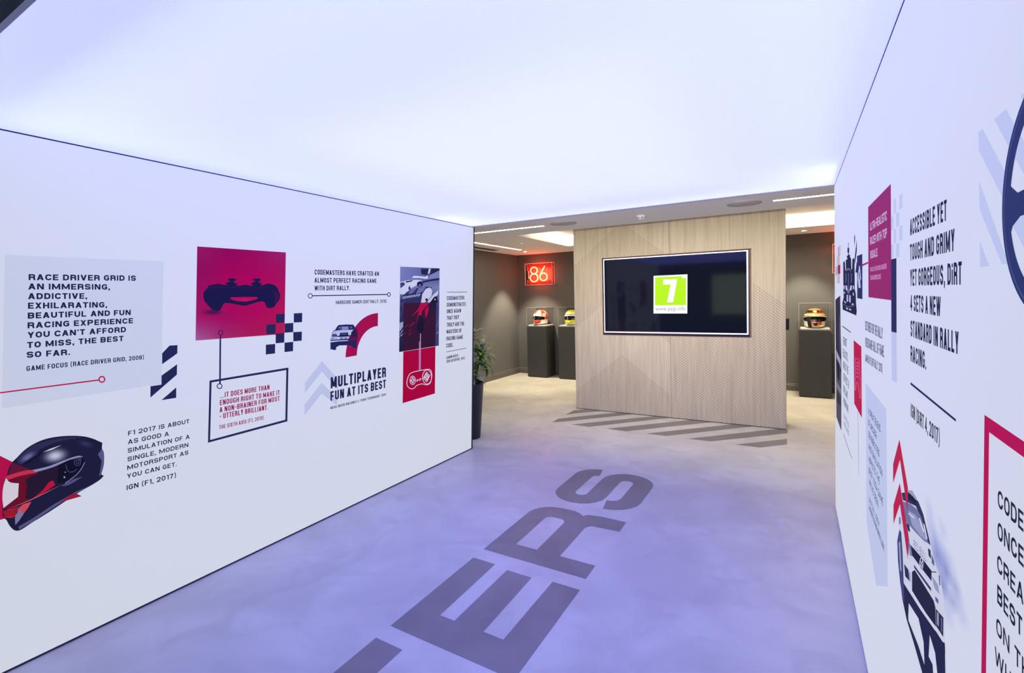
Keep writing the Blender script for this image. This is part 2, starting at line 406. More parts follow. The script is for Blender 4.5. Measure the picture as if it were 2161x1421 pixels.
def acrylic():
    mt = bpy.data.materials.new('clear acrylic'); mt.use_nodes = True; nt = mt.node_tree; nt.nodes.remove(nt.nodes['Principled BSDF'])
    t = nt.nodes.new('ShaderNodeBsdfTransparent'); t.inputs[0].default_value = (.96, .965, .96, 1); g = nt.nodes.new('ShaderNodeBsdfGlossy'); g.inputs['Roughness'].default_value = .03
    f = nt.nodes.new('ShaderNodeFresnel'); f.inputs['IOR'].default_value = 1.4; m_ = nt.nodes.new('ShaderNodeMixShader')
    q = nt.nodes.new('ShaderNodeMath'); q.operation = 'MULTIPLY'; q.inputs[1].default_value = .35; nt.links.new(f.outputs[0], q.inputs[0]); nt.links.new(q.outputs[0], m_.inputs[0]); nt.links.new(t.outputs[0], m_.inputs[1]); nt.links.new(g.outputs[0], m_.inputs[2]); nt.links.new(m_.outputs[0], nt.nodes['Material Output'].inputs[0])
    return mt
M_acryl = acrylic()
M_edge = mat('polished acrylic edge', (.42, .40, .37), .25)
M_chrome = mat('chrome', (.8, .8, .8), .15, metal=1)
M_pot = mat('matt black planter', (.022, .022, .028), .4)
M_soil = mat('potting soil', (.03, .02, .014), .95)
M_groove = mat('groove shade strip', (.28, .205, .14), .8)  # shade of the grooves put into a dark brown; nothing is cut

# oak veneer with upright grain
def oak():
    mt = bpy.data.materials.new('oak veneer'); mt.use_nodes = True; nt = mt.node_tree; b = nt.nodes['Principled BSDF']; L = nt.links.new
    tc = nt.nodes.new('ShaderNodeTexCoord'); mp = nt.nodes.new('ShaderNodeMapping'); mp.inputs['Scale'].default_value = (9, 1, .45)
    nz = nt.nodes.new('ShaderNodeTexNoise'); nz.inputs['Scale'].default_value = 3.2; nz.inputs['Detail'].default_value = 5; nz.inputs['Distortion'].default_value = .25
    mp2 = nt.nodes.new('ShaderNodeMapping'); mp2.inputs['Scale'].default_value = (60, 1, 1.6)
    n2 = nt.nodes.new('ShaderNodeTexNoise'); n2.inputs['Scale'].default_value = 4; n2.inputs['Detail'].default_value = 4
    r = nt.nodes.new('ShaderNodeValToRGB'); e = r.color_ramp.elements
    e[0].position, e[0].color = .3, (.50, .435, .30, 1); e[1].position, e[1].color = .72, (.64, .58, .43, 1)
    k = r.color_ramp.elements.new(.5); k.color = (.575, .51, .365, 1)
    r2 = nt.nodes.new('ShaderNodeMapRange'); r2.inputs['To Min'].default_value = .86; r2.inputs['To Max'].default_value = 1.08
    mx = nt.nodes.new('ShaderNodeVectorMath'); mx.operation = 'SCALE'
    L(tc.outputs['Object'], mp.inputs[0]); L(mp.outputs[0], nz.inputs['Vector']); L(nz.outputs['Fac'], r.inputs[0])
    L(tc.outputs['Object'], mp2.inputs[0]); L(mp2.outputs[0], n2.inputs['Vector']); L(n2.outputs['Fac'], r2.inputs['Value'])
    L(r.outputs[0], mx.inputs[0]); L(r2.outputs[0], mx.inputs['Scale']); L(mx.outputs[0], b.inputs['Base Color'])
    b.inputs['Roughness'].default_value = .5; b.inputs['Specular IOR Level'].default_value = .3
    return mt
M_oak = oak()

# ------------------------------------------------------------------ the setting
floor = box('floor', XF-.2, XG+.2, -2.8, YB+.2, -.12, 0, M_floor, kind='structure')
K = dict(kind='structure')
# printed light-box walls; their far ends sit where the photograph shows them
def edge_y(px, py, ax_x): return float(un(px, py, 0, ax_x)[1])
def lightwall(name, xf, back, top_px, bot_px, y0):
    yt, yb = edge_y(*top_px, xf), edge_y(*bot_px, xf); n = -1 if back > xf else 1
    pts = [(xf, y0, .012), (xf, yb, .012), (xf, yt, HC-.006), (xf, y0, HC-.006)]
    w = prism(name, pts, (back-xf, 0, 0), M_fabric, kind='structure')
    # slim dark profile on the floor and on the end, gap at the head
    e = .004
    prism('edge_profile', [(xf-n*.002, yb+e, 0), (xf-n*.002, yb+e+.022, 0), (xf-n*.002, yt+e+.022, HC+.03), (xf-n*.002, yt+e, HC+.03)], (back-xf+n*.004, 0, 0), M_navy, parent=w)
    box('floor_profile', min(xf-n*.004, back), max(xf-n*.004, back), y0, yb, 0, .012, M_navy, parent=w)
    box('head_gap', min(xf-n*.003, back), max(xf-n*.003, back), y0, yt, HC-.006, HC+.03, M_navy, parent=w)
    return w, yt, yb
wall_left, YLt, YLb = lightwall('wall_left', XL, XL-.14, (999, 472), (994.5, 945), .3)
wall_right, YRt, YRb = lightwall('wall_right', XR, XR+.14, (1760.5, 382), (1763.5, 1072), .15)

bm = bmesh.new(); bm.faces.new([bm.verts.new(p) for p in [(XL+.001, .467, HC), (XL+.001, YLt-.05, HC), (XR-.001, YRt-.05, HC), (XR-.001, .467, HC)]])
me = bpy.data.meshes.new('ceiling'); bm.to_mesh(me); bm.free()
ceiling = newobj('ceiling', me, M_ceil, kind='structure')
nt = M_ceil.node_tree; tr = nt.nodes.new('ShaderNodeBsdfTranslucent'); tr.inputs[0].default_value = (.5, .5, .5, 1); ad = nt.nodes.new('ShaderNodeAddShader')
nt.links.new(nt.nodes['Principled BSDF'].outputs[0], ad.inputs[0]); nt.links.new(tr.outputs[0], ad.inputs[1]); nt.links.new(ad.outputs[0], nt.nodes['Material Output'].inputs[0])
area((-1.25, 2.55, HC+.30), 1.7, 2.2, 4.6, (1, 1, 1))       # lamps inside the light box
box('trim_1', XL, XR, .452, .467, HC-.004, HC+.06, mat('grey ceiling frame', (.25, .27, .4), .4), **K)
ym = .03
prism('trim_2', [(XL-.14, YLt-.05, HC-.001), (XR+.14, YRt-.05, HC-.001), (XR+.14, YRt+ym, HC-.001), (XL-.14, YLt+ym, HC-.001)], (0, 0, .28), M_wframe, kind='structure')

# far room shell with a coffer
CX0, CY0, CY1, CZ = -3.47, 6.105, 7.95, HS+.17
soff = boxes('ceiling_far', [(XF-.1, XG, 4.0, CY0, HS, HS+.25), (XF-.1, CX0, CY0, CY1, HS, HS+.25), (XF-.1, XG, CY1, YB+.1, HS, HS+.25),
                             (CX0-.1, XG, CY0-.1, CY1+.1, CZ, CZ+.1)], M_white, kind='structure')
box('wall_back', XF-.1, XG+.1, YB, YB+.1, 0, HS+.3, M_grey, **K)
box('wall_far_left', XF-.1, XF, 3.5, YB, 0, HS+.3, M_grey, **K)
box('wall_far_right', XG, XG+.1, 3.5, YB, 0, HS+.3, M_grey, **K)
boxes('wall_side', [(XF-.1, XL-.14, 3.5, 3.6, 0, HS+.3), (XR+.14, XG+.1, 3.5, 3.6, 0, HS+.3)], M_grey, **K)
def skirting(name, a, b, n):
    """a,b on the wall line, n points into the room"""
    a, b, n = Vector(a), Vector(b), Vector(n); prof = [(0, 0), (.018, 0), (.018, .085), (.012, .092), (.012, .108), (.006, .118), (0, .12)]
    bm = bmesh.new(); A = [bm.verts.new(a+n*d+Vector((0, 0, z))) for d, z in prof]; Bv = [bm.verts.new(b+n*d+Vector((0, 0, z))) for d, z in prof]
    for i in range(len(prof)-1): bm.faces.new((A[i], A[i+1], Bv[i+1], Bv[i]))
    bm.faces.new(A); bm.faces.new(Bv[::-1])
    newobj(name, from_bm(bm, name), M_greyb, kind='structure')
skirting('baseboard_back', (XF, YB, 0), (XG, YB, 0), (0, -1, 0))
skirting('baseboard_left', (XF, 3.6, 0), (XF, YB, 0), (1, 0, 0))
# entrance behind the camera: dark, with a glazed opening onto a lawn
boxes('wall_entrance', [(XF-.1, -2.12, -2.7, -2.6, 0, 2.7), (-1.05, XG+.1, -2.7, -2.6, 0, 2.7), (-2.12, -1.05, -2.7, -2.6, 0, .95), (-2.12, -1.05, -2.7, -2.6, 2.2, 2.7),
                        (XF-.1, XF, -2.7, 3.6, 0, 2.7), (XG, XG+.1, -2.7, 3.6, 0, 2.7)], M_dark, **K)
boxes('ceiling_entrance', [(XF-.1, XG+.1, -2.7, .452, 2.5, 2.6), (XF-.1, XL-.14, .452, 3.6, 2.5, 2.6), (XR+.14, XG+.1, .452, 3.6, 2.5, 2.6)], M_dark, **K)
box('ceiling_void', XL-.2, XR+.2, .4, 4.3, HS+.2, HS+.3, M_dark, **K)
win = boxes('window_1', [(-2.12, -2.07, -2.68, -2.62, .95, 2.2), (-1.10, -1.05, -2.68, -2.62, .95, 2.2), (-2.12, -1.05, -2.68, -2.62, .95, 1.0), (-2.12, -1.05, -2.68, -2.62, 2.15, 2.2)], M_navy, **K)
box('window_pane', -2.07, -1.10, -2.655, -2.645, 1.0, 2.15, M_acryl, parent=win)
M_lawn = mat('rough grass', (.06, .13, .03), .9, noise=(3, .9, (.16, .12, .07)))
prism('ground_outside', [(-30, -2.9, -.15), (30, -2.9, -.15), (30, -40, -.15), (-30, -40, -.15)], (0, 0, -.1), M_lawn, kind='structure')
prism('hill_outside', [(-30, -14, -.15), (30, -14, -.15), (30, -24, 6), (-30, -24, 6)], (0, -8, 0), M_lawn, kind='structure')

# ------------------------------------------------------------------ floor painting: letters and stripes
def floor_poly(name, polys, label=None, z=.0008):
    bm = bmesh.new()
    for pg in polys:
        vs_ = [bm.verts.new((x, y, z)) for x, y in pg]
        f = bm.faces.new(vs_)
    bmesh.ops.triangulate(bm, faces=bm.faces[:])
    me = from_bm(bm, name)
    if me.polygons and sum(p.normal.z for p in me.polygons) < 0: me.flip_normals()
    newobj(name, me, M_fpaint, parent=floor, label=label)
def floor_glyph(c, y0, y1, s, label):
    cap = .677; Wd = (y1-y0)/cap
    floor_poly('painted_letter', [[(-.997-py*cap, y0+px*cap) for px, py in pg] for pg in glyph(c, Wd, s)], label)
def fl_letter(polys, label): floor_poly('painted_letter', polys, label)
x0, x1 = -1.673, -.993
floor_poly('painted_letter', [[(x0, .75), (x0, 1.545), (-1.51, 1.545), (-1.51, .75)], [(-1.51, 1.06), (-1.51, 1.24), (x1, 1.24), (x1, 1.06)]], 'letter T painted on the floor')
floor_poly('painted_letter', [[(x0, 1.638), (x0, 2.33), (-1.517, 2.33), (-1.512, 1.813), (-1.424, 1.813), (-1.424, 2.31), (-1.264, 2.31), (-1.257, 1.816), (-1.148, 1.816),
                               (-1.145, 2.33), (-.985, 2.33), (x1+.005, 1.638)]], 'letter E painted on the floor')
def arc(cx, cy, rx, ry, a0, a1, n=8): return [(cx+rx*math.cos(math.radians(a0+(a1-a0)*i/n)), cy+ry*math.sin(math.radians(a0+(a1-a0)*i/n))) for i in range(n+1)]
# R: outer outline with the counter cut by splitting into pieces
Rp = [[(x0, 2.441), (-.995, 2.441), (-.995, 2.59), (x0, 2.59)],
      [(x0, 2.59), (-1.524, 2.59), (-1.524, 2.99)]+arc(-1.49, 2.99, .034, .05, 180, 90, 4)+[(-1.49, 3.202)]+arc(-1.49, 3.02, .183, .182, 90, 180, 8),
      [(-1.49, 3.04), (-1.43, 3.04), (-1.43, 3.205), (-1.49, 3.202)],
      [(-1.43, 3.04)]+arc(-1.42, 2.99, .044, .05, 90, 0, 4)+[(-1.376, 2.59), (-1.22, 2.59), (-1.22, 3.0), (-1.19, 3.04), (-.998, 3.049), (-1.0, 3.202), (-1.18, 3.205), (-1.27, 3.19), (-1.30, 3.155)]+[(-1.33, 3.18), (-1.37, 3.2), (-1.43, 3.205)]]
floor_poly('painted_letter', Rp, 'letter R painted on the floor')
# S as one bold ribbon
def floor_S():
    s = .158; pts = [(-1.475+.0, 4.10), (-1.475, 4.10)]
    ctr = [(-1.475, 4.02), (-1.593, 4.02), (-1.593, 3.41), (-1.34, 3.41), (-1.34, 4.02), (-1.073, 4.02), (-1.073, 3.41), (-1.228, 3.41)]
    return stroke(rp(ctr, .16), s)
floor_poly('painted_letter', floor_S(), 'letter S painted on the floor')
ZA, ZB = (1150, 840, 8.004), (1420, 840, 8.004)
def zf(z, x, y): p = un(z[0]+x/z[2], z[1]+y/z[2], 2, 0); return (float(p[0]), float(p[1]))
for pg in [[(ZA, 345, 287), (ZA, 490, 212), (ZA, 742, 190), (ZA, 945, 225), (ZA, 470, 268)], [(ZA, 118, 415), (ZA, 222, 352), (ZA, 1290, 245), (ZA, 1540, 272), (ZA, 320, 402)],
           [(ZA, 440, 452), (ZA, 1850, 310), (ZA, 2130, 338), (ZA, 740, 490)], [(ZA, 1045, 522), (ZB, 330, 370), (ZB, 690, 408), (ZA, 1370, 567)],
           [(ZA, 1710, 605), (ZB, 1080, 438), (ZB, 1390, 480), (ZA, 2040, 645)], [(ZB, 265, 690), (ZB, 1800, 522), (ZB, 1937, 540), (ZB, 1937, 598), (ZB, 640, 738)],
           [(ZB, 1062, 790), (ZB, 1928, 695), (ZB, 1928, 788), (ZB, 1475, 840)]]:
    floor_poly('painted_stripe', [[zf(*q) for q in pg]])

# ------------------------------------------------------------------ wood feature wall
TVX0, TVX1, TVZ0, TVZ1 = -2.226, -.458, 1.078, 2.072      # television outline
OX0, OX1, OZ0, OZ1 = TVX0-.012, TVX1+.03, TVZ0-.03, TVZ1+.014
SEAM, TH = -1.352, HS+.05
# left edge measured in the picture is a hair out of plumb with the right one
wood = boxes('wall_feature', [(TX0, TX1, YT+.03, YT+.30, 0, TH)], mat('oak core', (.30, .22, .15), .7), kind='structure')
d = (YT, YT+.03)
boxes('wood_panel', [(TX0, OX0, *d, .006, TH), (OX0, SEAM-.0015, *d, .006, OZ0), (OX0, SEAM-.0015, *d, OZ1, TH)], M_oak, parent=wood)
boxes('wood_panel', [(OX1, TX1, *d, .006, TH), (SEAM+.0015, OX1, *d, .006, OZ0), (SEAM+.0015, OX1, *d, OZ1, TH)], M_oak, parent=wood)
box('floor_gap', TX0+.002, TX1-.002, YT-.001, YT+.02, 0, .008, M_navy, parent=wood)
boxes('opening_lining', [(OX0-.006, OX0, YT-.002, YT+.03, OZ0-.006, OZ1+.006), (OX1, OX1+.006, YT-.002, YT+.03, OZ0-.006, OZ1+.006),
                         (OX0, OX1, YT-.002, YT+.03, OZ0-.006, OZ0), (OX0, OX1, YT-.002, YT+.03, OZ1, OZ1+.006)], mat('reddish oak edge', (.48, .34, .25), .6), parent=wood)
def grooves(xa, sl, zs, xlo, xhi, zlo, zhi):
    """groove lines of slope sl through (xa, z0); returned as short boxes clipped to the panel and clear of the opening"""
    segs = []
    for z0 in zs:
        run = None; N = 160
        for i in range(N+1):
            x = xlo+(xhi-xlo)*i/N; z = z0+sl*(x-xa)
            ok = zlo < z < zhi and not (OX0-.012 < x < OX1+.012 and OZ0-.012 < z < OZ1+.012)
            if ok and run is None: run = (x, z)
            if run is not None and (not ok or i == N):
                if x-run[0] > .015: segs.append((run, (x, z)))
                run = None
    return segs
SP = .0325
def rng(a, b): return [a-SP*i for i in range(int((a-b)/SP)+1)]
sets = [grooves(-1.967, .8, rng(2.535, .55+1.13), TX0+.004, -1.967, .01, HS), grooves(-1.967, -.8, rng(2.535, 1.6), -1.967, SEAM, OZ1, HS),
        grooves(-.735, -.8, rng(1.935, .0), -.735, TX1-.004, .012, HS), grooves(-.735, .8, rng(1.6, .0), SEAM+.004, -.735, .012, OZ0),
        grooves(-1.98, .8, rng(.775, .0), TX0+.004, -1.98, .012, OZ0), grooves(-1.98, -.8, rng(.775, .0), -1.98, SEAM-.004, .012, OZ0),
        grooves(SEAM, -.8, [1.02, .99, .96], SEAM-.15, SEAM-.004, .3, OZ0)]
for sg in sets:  # thin strips laid on the oak, dark for a recessed look
    bm = bmesh.new()
    for (ax_, az), (bx, bz) in sg:
        dv = Vector((bx-ax_, 0, bz-az)).normalized(); n = Vector((-dv.z, 0, dv.x))*.002
        a, b = Vector((ax_, 0, az)), Vector((bx, 0, bz)); ps = [a+n, b+n, b-n, a-n]
        f = [bm.verts.new((p.x, YT-.0007, p.z)) for p in ps]; g = [bm.verts.new((p.x, YT+.0004, p.z)) for p in ps]
        bm.faces.new(f); bm.faces.new(g[::-1])
        for i in range(4): bm.faces.new((f[i], f[(i+1) % 4], g[(i+1) % 4], g[i]))
    newobj('chevron_grooves', from_bm(bm, 'chevron_grooves'), M_groove, parent=wood)['kind'] = 'stuff'

# television
tv = thing('television', 'large flat television set into the oak panelled wall', 'television', ((TVX0+TVX1)/2, YT+.02, TVZ0))
def tvb(name, lst, mt, bev=0, **k):
    o = boxes(name, lst, mt, bev, parent=tv, **k); o.matrix_parent_inverse = Matrix.Translation(-tv.location); return o
bz = .018
M_bezel = mat('silver bezel', (.82, .83, .9), .35, metal=.2, emit=(.75, .76, .85), estr=.25)  # faint emission brightens the bezel, which is no lamp
tvb('bezel', [(TVX0, TVX0+.014, YT+.006, YT+.028, TVZ0, TVZ1), (TVX1-bz, TVX1, YT+.006, YT+.028, TVZ0, TVZ1), (TVX0+.014, TVX1-bz, YT+.006, YT+.028, TVZ0, TVZ0+bz), (TVX0+.014, TVX1-bz, YT+.006, YT+.028, TVZ1-.013, TVZ1)], M_bezel)
tvb('screen', [(TVX0+.014, TVX1-bz, YT+.012, YT+.026, TVZ0+bz, TVZ1-.013)], mat('glossy black screen', (.003, .004, .008), .06, emit=(.0035, .0045, .011), estr=1, spec=.5, ior=1.33))
tvb('lower_gap', [(TVX0, TVX1+.006, YT+.010, YT+.028, TVZ0-.012, TVZ0), (TVX1, TVX1+.008, YT+.010, YT+.028, TVZ0-.01, TVZ1)], M_black)
YS = YT+.012
def scr_mat(name, c, e=1.0): return mat(name, (0, 0, 0), .3, emit=lin(c), estr=e, spec=.2)
M_sw, M_sg, M_sgr = scr_mat('screen white', (253, 255, 255), 1.1), scr_mat('screen green', (188, 247, 30)), scr_mat('screen grey text', (150, 155, 168))
def scr_poly(name, pts, mt, lay, z=(1360, 560, 8.883), par=None):
    P = [un(z[0]+x/z[2], z[1]+y/z[2], 1, YS-lay*.0005) for x, y in pts]
    o = prism(name, [tuple(p) for p in P], (0, .0004, 0), mt, parent=par or tv)
    if not par: o.matrix_parent_inverse = Matrix.Translation(-tv.location)
    return o
card = scr_poly('rating_card', [(172, 200), (806, 170), (803, 905), (170, 905)], M_sw, 1)
card['label'] = 'white age rating card shown on the screen'
scr_poly('rating_square', [(200, 228), (690, 205), (712, 243), (778, 240), (778, 748), (198, 752)], M_sg, 2, par=card)['label'] = 'lime green square on the screen'
scr_poly('rating_number', [(350, 268), (612, 262), (600, 340), (537, 693), (422, 698), (492, 360), (350, 365)], M_sw, 3, par=card)['label'] = 'white number 7'
def font_text(name, body, P0, P1, up, mt, parent=None, extra=0, off=(0, 0, 0)):
    cu = bpy.data.curves.new(name, 'FONT'); cu.body = body; cu.offset = extra; cu.resolution_u = 3
    ob = bpy.data.objects.new(name, cu); COL.objects.link(ob); bpy.context.view_layer.update()
    me = bpy.data.meshes.new_from_object(ob.evaluated_get(bpy.context.evaluated_depsgraph_get())); bpy.data.objects.remove(ob)
    xs = [v.co.x for v in me.vertices]; a, b = min(xs), max(xs); hh = .69
    P0, P1, up = Vector(P0), Vector(P1), Vector(up)
    for v in me.vertices: v.co = P0+(P1-P0)*((v.co.x-a)/(b-a))+up*(v.co.y/hh)+Vector(off)
    o = newobj(name, me, mt, parent=parent); return o
q0, q1, q2 = [un(1360+x/8.883, 560+y/8.883, 1, YS-.0011) for x, y in ((205, 850), (770, 848), (205, 775))]
o = font_text('rating_web_address', 'www.pegi.info', q0, q1, q2-q0, M_sgr, card)

# black card reader on the side of the wood wall
cr = box('card_reader', TX1, TX1+.032, YT+.02, YT+.09, 1.138, 1.275, M_black, .008, label='small black reader on the right end of the oak wall', cat='card reader')

# ------------------------------------------------------------------ far-room ceiling fittings
def led(name, x0, x1, y0, y1, label):
    t = thing(name, label, 'ceiling light', ((x0+x1)/2, (y0+y1)/2, HS), group='recessed strip lights')
    def pr_(nm, b, mt):
        o = box(nm, *b, mt, parent=t); o.matrix_parent_inverse = Matrix.Translation(-t.location)
    pr_('diffuser', (x0, x1, y0, y1, HS-.004, HS+.01), M_led)
    w = .004
    o = boxes('frame', [(x0-w, x1+w, y0-w, y0, HS-.003, HS+.01), (x0-w, x1+w, y1, y1+w, HS-.003, HS+.01), (x0-w, x0, y0, y1, HS-.003, HS+.01), (x1, x1+w, y0, y1, HS-.003, HS+.01)], M_wframe, parent=t)
    o.matrix_parent_inverse = Matrix.Translation(-t.location)
led('strip_light', -4.40, -2.745, 5.505, 5.55, 'warm recessed strip light across the ceiling above the planter')
led('strip_light', -4.44, -4.395, 6.05, 7.92, 'warm recessed strip light running along the far left wall')
led('strip_light', -.172, 1.6, 5.49, 5.535, 'warm recessed strip light right of the oak wall')
# cove strips in the coffer
for b in [(CX0+.02, CX0+.06, CY0+.35, CY1-.03, CZ-.03, CZ-.005), (CX0+.06, TX1+3.0, CY1-.07, CY1-.03, CZ-.03, CZ-.005)]:
    box('cove_light', *b, M_cove, parent=soff)
area((-1.2, 7.5, CZ-.03), 3.6, .5, 85, WARM)  # unseen lamp added beside the cove strips to brighten the far room
wash = area((-1.35, 4.62, HS-.012), 3.0, .12, 50, (1, .88, .70), (math.radians(44), 0, 0)); wash.data.spread = math.radians(118)
def speaker(x, y, label):
    t = thing('ceiling_speaker', label, 'speaker', (x, y, HS), group='round ceiling speakers')
    lathe('grille', [(0, -.006), (.148, -.006), (.15, -.004), (.15, 0)], mat('speaker grille', (.50, .49, .50), .7), parent=t, seg=48)
    lathe('rim', [(.152, 0), (.152, -.007), (.160, -.008), (.165, -.004), (.165, 0)], mat('speaker rim', (.42, .41, .42), .5), parent=t, seg=48)
    box('badge', -.025, .025, -.006, .006, -.0075, -.006, M_greyb, parent=t)
speaker(-2.46, 5.50, 'round white speaker in the soffit between the left strip light and the oak wall')
speaker(-.435, 5.483, 'round white speaker in the soffit above the right part of the oak wall')
def downlight(x, y, label, p=220, tgt=None):
    t = thing('downlight', label, 'downlight', (x, y, HS))
    lathe('trim_ring', [(.034, 0), (.036, -.006), (.05, -.006), (.054, 0)], M_wframe, parent=t, seg=28)
    lathe('lens', [(0, -.004), (.034, -.004), (.034, 0)], M_dl, parent=t, seg=24)
    spot((x, y, HS-.02), tgt or (x, y, 0), p, 77, .5)
downlight(-4.50, 8.24, 'bright round downlight in front of the orange helmet pedestal', 300)
downlight(.136, 8.40, 'bright round downlight above the dark helmet pedestal', 170)
# smoke detector: base, domed body, two vents
sd = thing('smoke_detector', 'small white smoke detector on the soffit above the television', 'smoke detector', (-1.508, 5.554, HS))
lathe('base', [(0, 0), (.055, 0), (.055, -.012), (.045, -.014), (0, -.014)], M_wframe, parent=sd, seg=28)
lathe('sensor_head', [(.044, -.014), (.042, -.03), (.03, -.044), (0, -.048)], M_wframe, parent=sd, seg=28)
boxes('vent', [(-.03, -.008, -.0425, -.038, -.034, -.026), (.008, .03, -.0425, -.038, -.034, -.026)], M_black, parent=sd)
ind = lathe('emergency_indicator', [(0, -.003), (.012, -.003), (.014, 0)], mat('green indicator', (.1, .5, .1), .4, emit=(.35, 1, .1), estr=2), seg=12, loc=(0, 0, 0),
            label='tiny green indicator light in the far room ceiling', cat='indicator light')
ind.location = tuple(un(1101, 514, 2, HS))
vent = thing('air_vent', 'long dark slot air vent beside the far left wall', 'vent', (-4.80, 6.8, HS))
box('vent_frame', -.07, .07, -.85, .85, -.006, 0, mat('vent frame grey', (.35, .33, .31), .6), parent=vent)
for i in range(3): box('vent_slat', -.052+i*.036, -.028+i*.036, -.84, .84, -.009, -.0062, mat('vent slot dark', (.05, .045, .04), .8), parent=vent)

# ------------------------------------------------------------------ pedestals, cases, helmets
def helmet(parent_label, loc, rz, paint, visor_col, tear, scale=1.0, group=None, pivots=None, eyeport=None):
    t = thing('racing_helmet', parent_label, 'helmet', loc, rz, group)
    NU, NV = 56, 34; bm = bmesh.new(); rows = []
    def shape(u, v):
        # u: azimuth, 0 = front (-y); v: elevation -62..90 deg
        el = math.radians(v); ca = math.cos(u); sa = math.sin(u)
        fr = max(0, ca)
        rx, ry = .118, .142 if ca < 0 else .138
        low = max(0.0, -v/50)
        ce = math.cos(el)**.8 if v > 0 else 1-.10*low**1.6
        chin = .034*fr**2*math.exp(-((v+30)/20)**2) - .010*fr*math.exp(-((v-2)/12)**2)
        rr = ce
        x = rx*sa*rr*(1-.14*fr*low); y = -(ry*ca*rr+chin)
        z = .12+.128*math.sin(el)-(.016*fr**2*low**2)
        return Vector((x, y, z))*scale
    for j in range(NV+1):
        v = -50+140*j/NV
        rows.append([bm.verts.new(shape(2*math.pi*i/NU, v)) for i in range(NU)])
    for j in range(NV):
        for i in range(NU): bm.faces.new((rows[j][i], rows[j][(i+1) % NU], rows[j+1][(i+1) % NU], rows[j+1][i]))
    bmesh.ops.remove_doubles(bm, verts=bm.verts[:], dist=1e-5)
    bm.faces.new([v for v in rows[0] if v.is_valid])
    bm.verts.ensure_lookup_table()
    zmin = min(v.co.z for v in bm.verts)
    for v in bm.verts: v.co.z -= zmin
    me = from_bm(bm, 'shell', True)
    at = me.color_attributes.new('Col', 'FLOAT_COLOR', 'POINT')
    for i, v in enumerate(me.vertices):
        az = math.degrees(math.atan2(v.co.x, -v.co.y)); hz = v.co.z/(.236*scale)
        at.data[i].color = (*lin(paint(az, hz)), 1)
    mt = bpy.data.materials.new('painted helmet shell'); mt.use_nodes = True; nt = mt.node_tree; b = nt.nodes['Principled BSDF']
    an = nt.nodes.new('ShaderNodeAttribute'); an.attribute_name = 'Col'; nt.links.new(an.outputs['Color'], b.inputs['Base Color'])
    b.inputs['Roughness'].default_value = .25; b.inputs['Coat Weight'].default_value = .5
    newobj('shell', me, mt, parent=t)
    def patch(name, a0, a1, f0, f1, mt_, off, n=26, m_=8, par=None):
        """raised piece following the shell between two elevations"""
        bm = bmesh.new(); G = []
        for j in range(m_+1):
            row = []
            for i in range(n+1):
                a = a0+(a1-a0)*i/n; lo, hi = f0(a), f1(a); v = lo+(hi-lo)*j/m_
                p = shape(math.radians(a), v); p.z -= zmin
                c = Vector((0, 0, .13*scale)); row.append(bm.verts.new(p+(p-c).normalized()*off))
            G.append(row)
        for j in range(m_):
            for i in range(n): bm.faces.new((G[j][i], G[j][i+1], G[j+1][i+1], G[j+1][i]))
        r = bmesh.ops.solidify(bm, geom=bm.faces[:], thickness=.003)
        return newobj(name, from_bm(bm, name, True), mt_, parent=par or t)
    vis = mat('helmet visor', visor_col, .08, spec=.7)
    vis_o = patch('visor', -74, 74, lambda a: -14+.0006*a*a, lambda a: 16-7*(abs(a)/74)**2, vis, .003)
    patch('visor_strip', -76, 76, lambda a: 14-7*(abs(a)/74)**2, lambda a: 18-7*(abs(a)/74)**2, mat('visor strip', tear, .3), .0055, m_=2, par=vis_o)
    patch('base_trim', -180, 180, lambda a: -50, lambda a: -46, M_black, .003, n=48, m_=2)
    for sgn in (-1, 1):
        p = shape(math.radians(sgn*82), 0); p.z -= zmin; nv = Vector((sgn, 0, 0))
        o = lathe('visor_pivot', [(0, .008), (.014, .008), (.018, .004), (.018, -.004)], mat('pivot', pivots or (.05, .05, .05), .4), parent=t, seg=20)
        o.location = p; o.rotation_euler = (0, sgn*math.pi/2, 0)
    t['label'] = parent_label
    return t, vis_o, zmin, patch

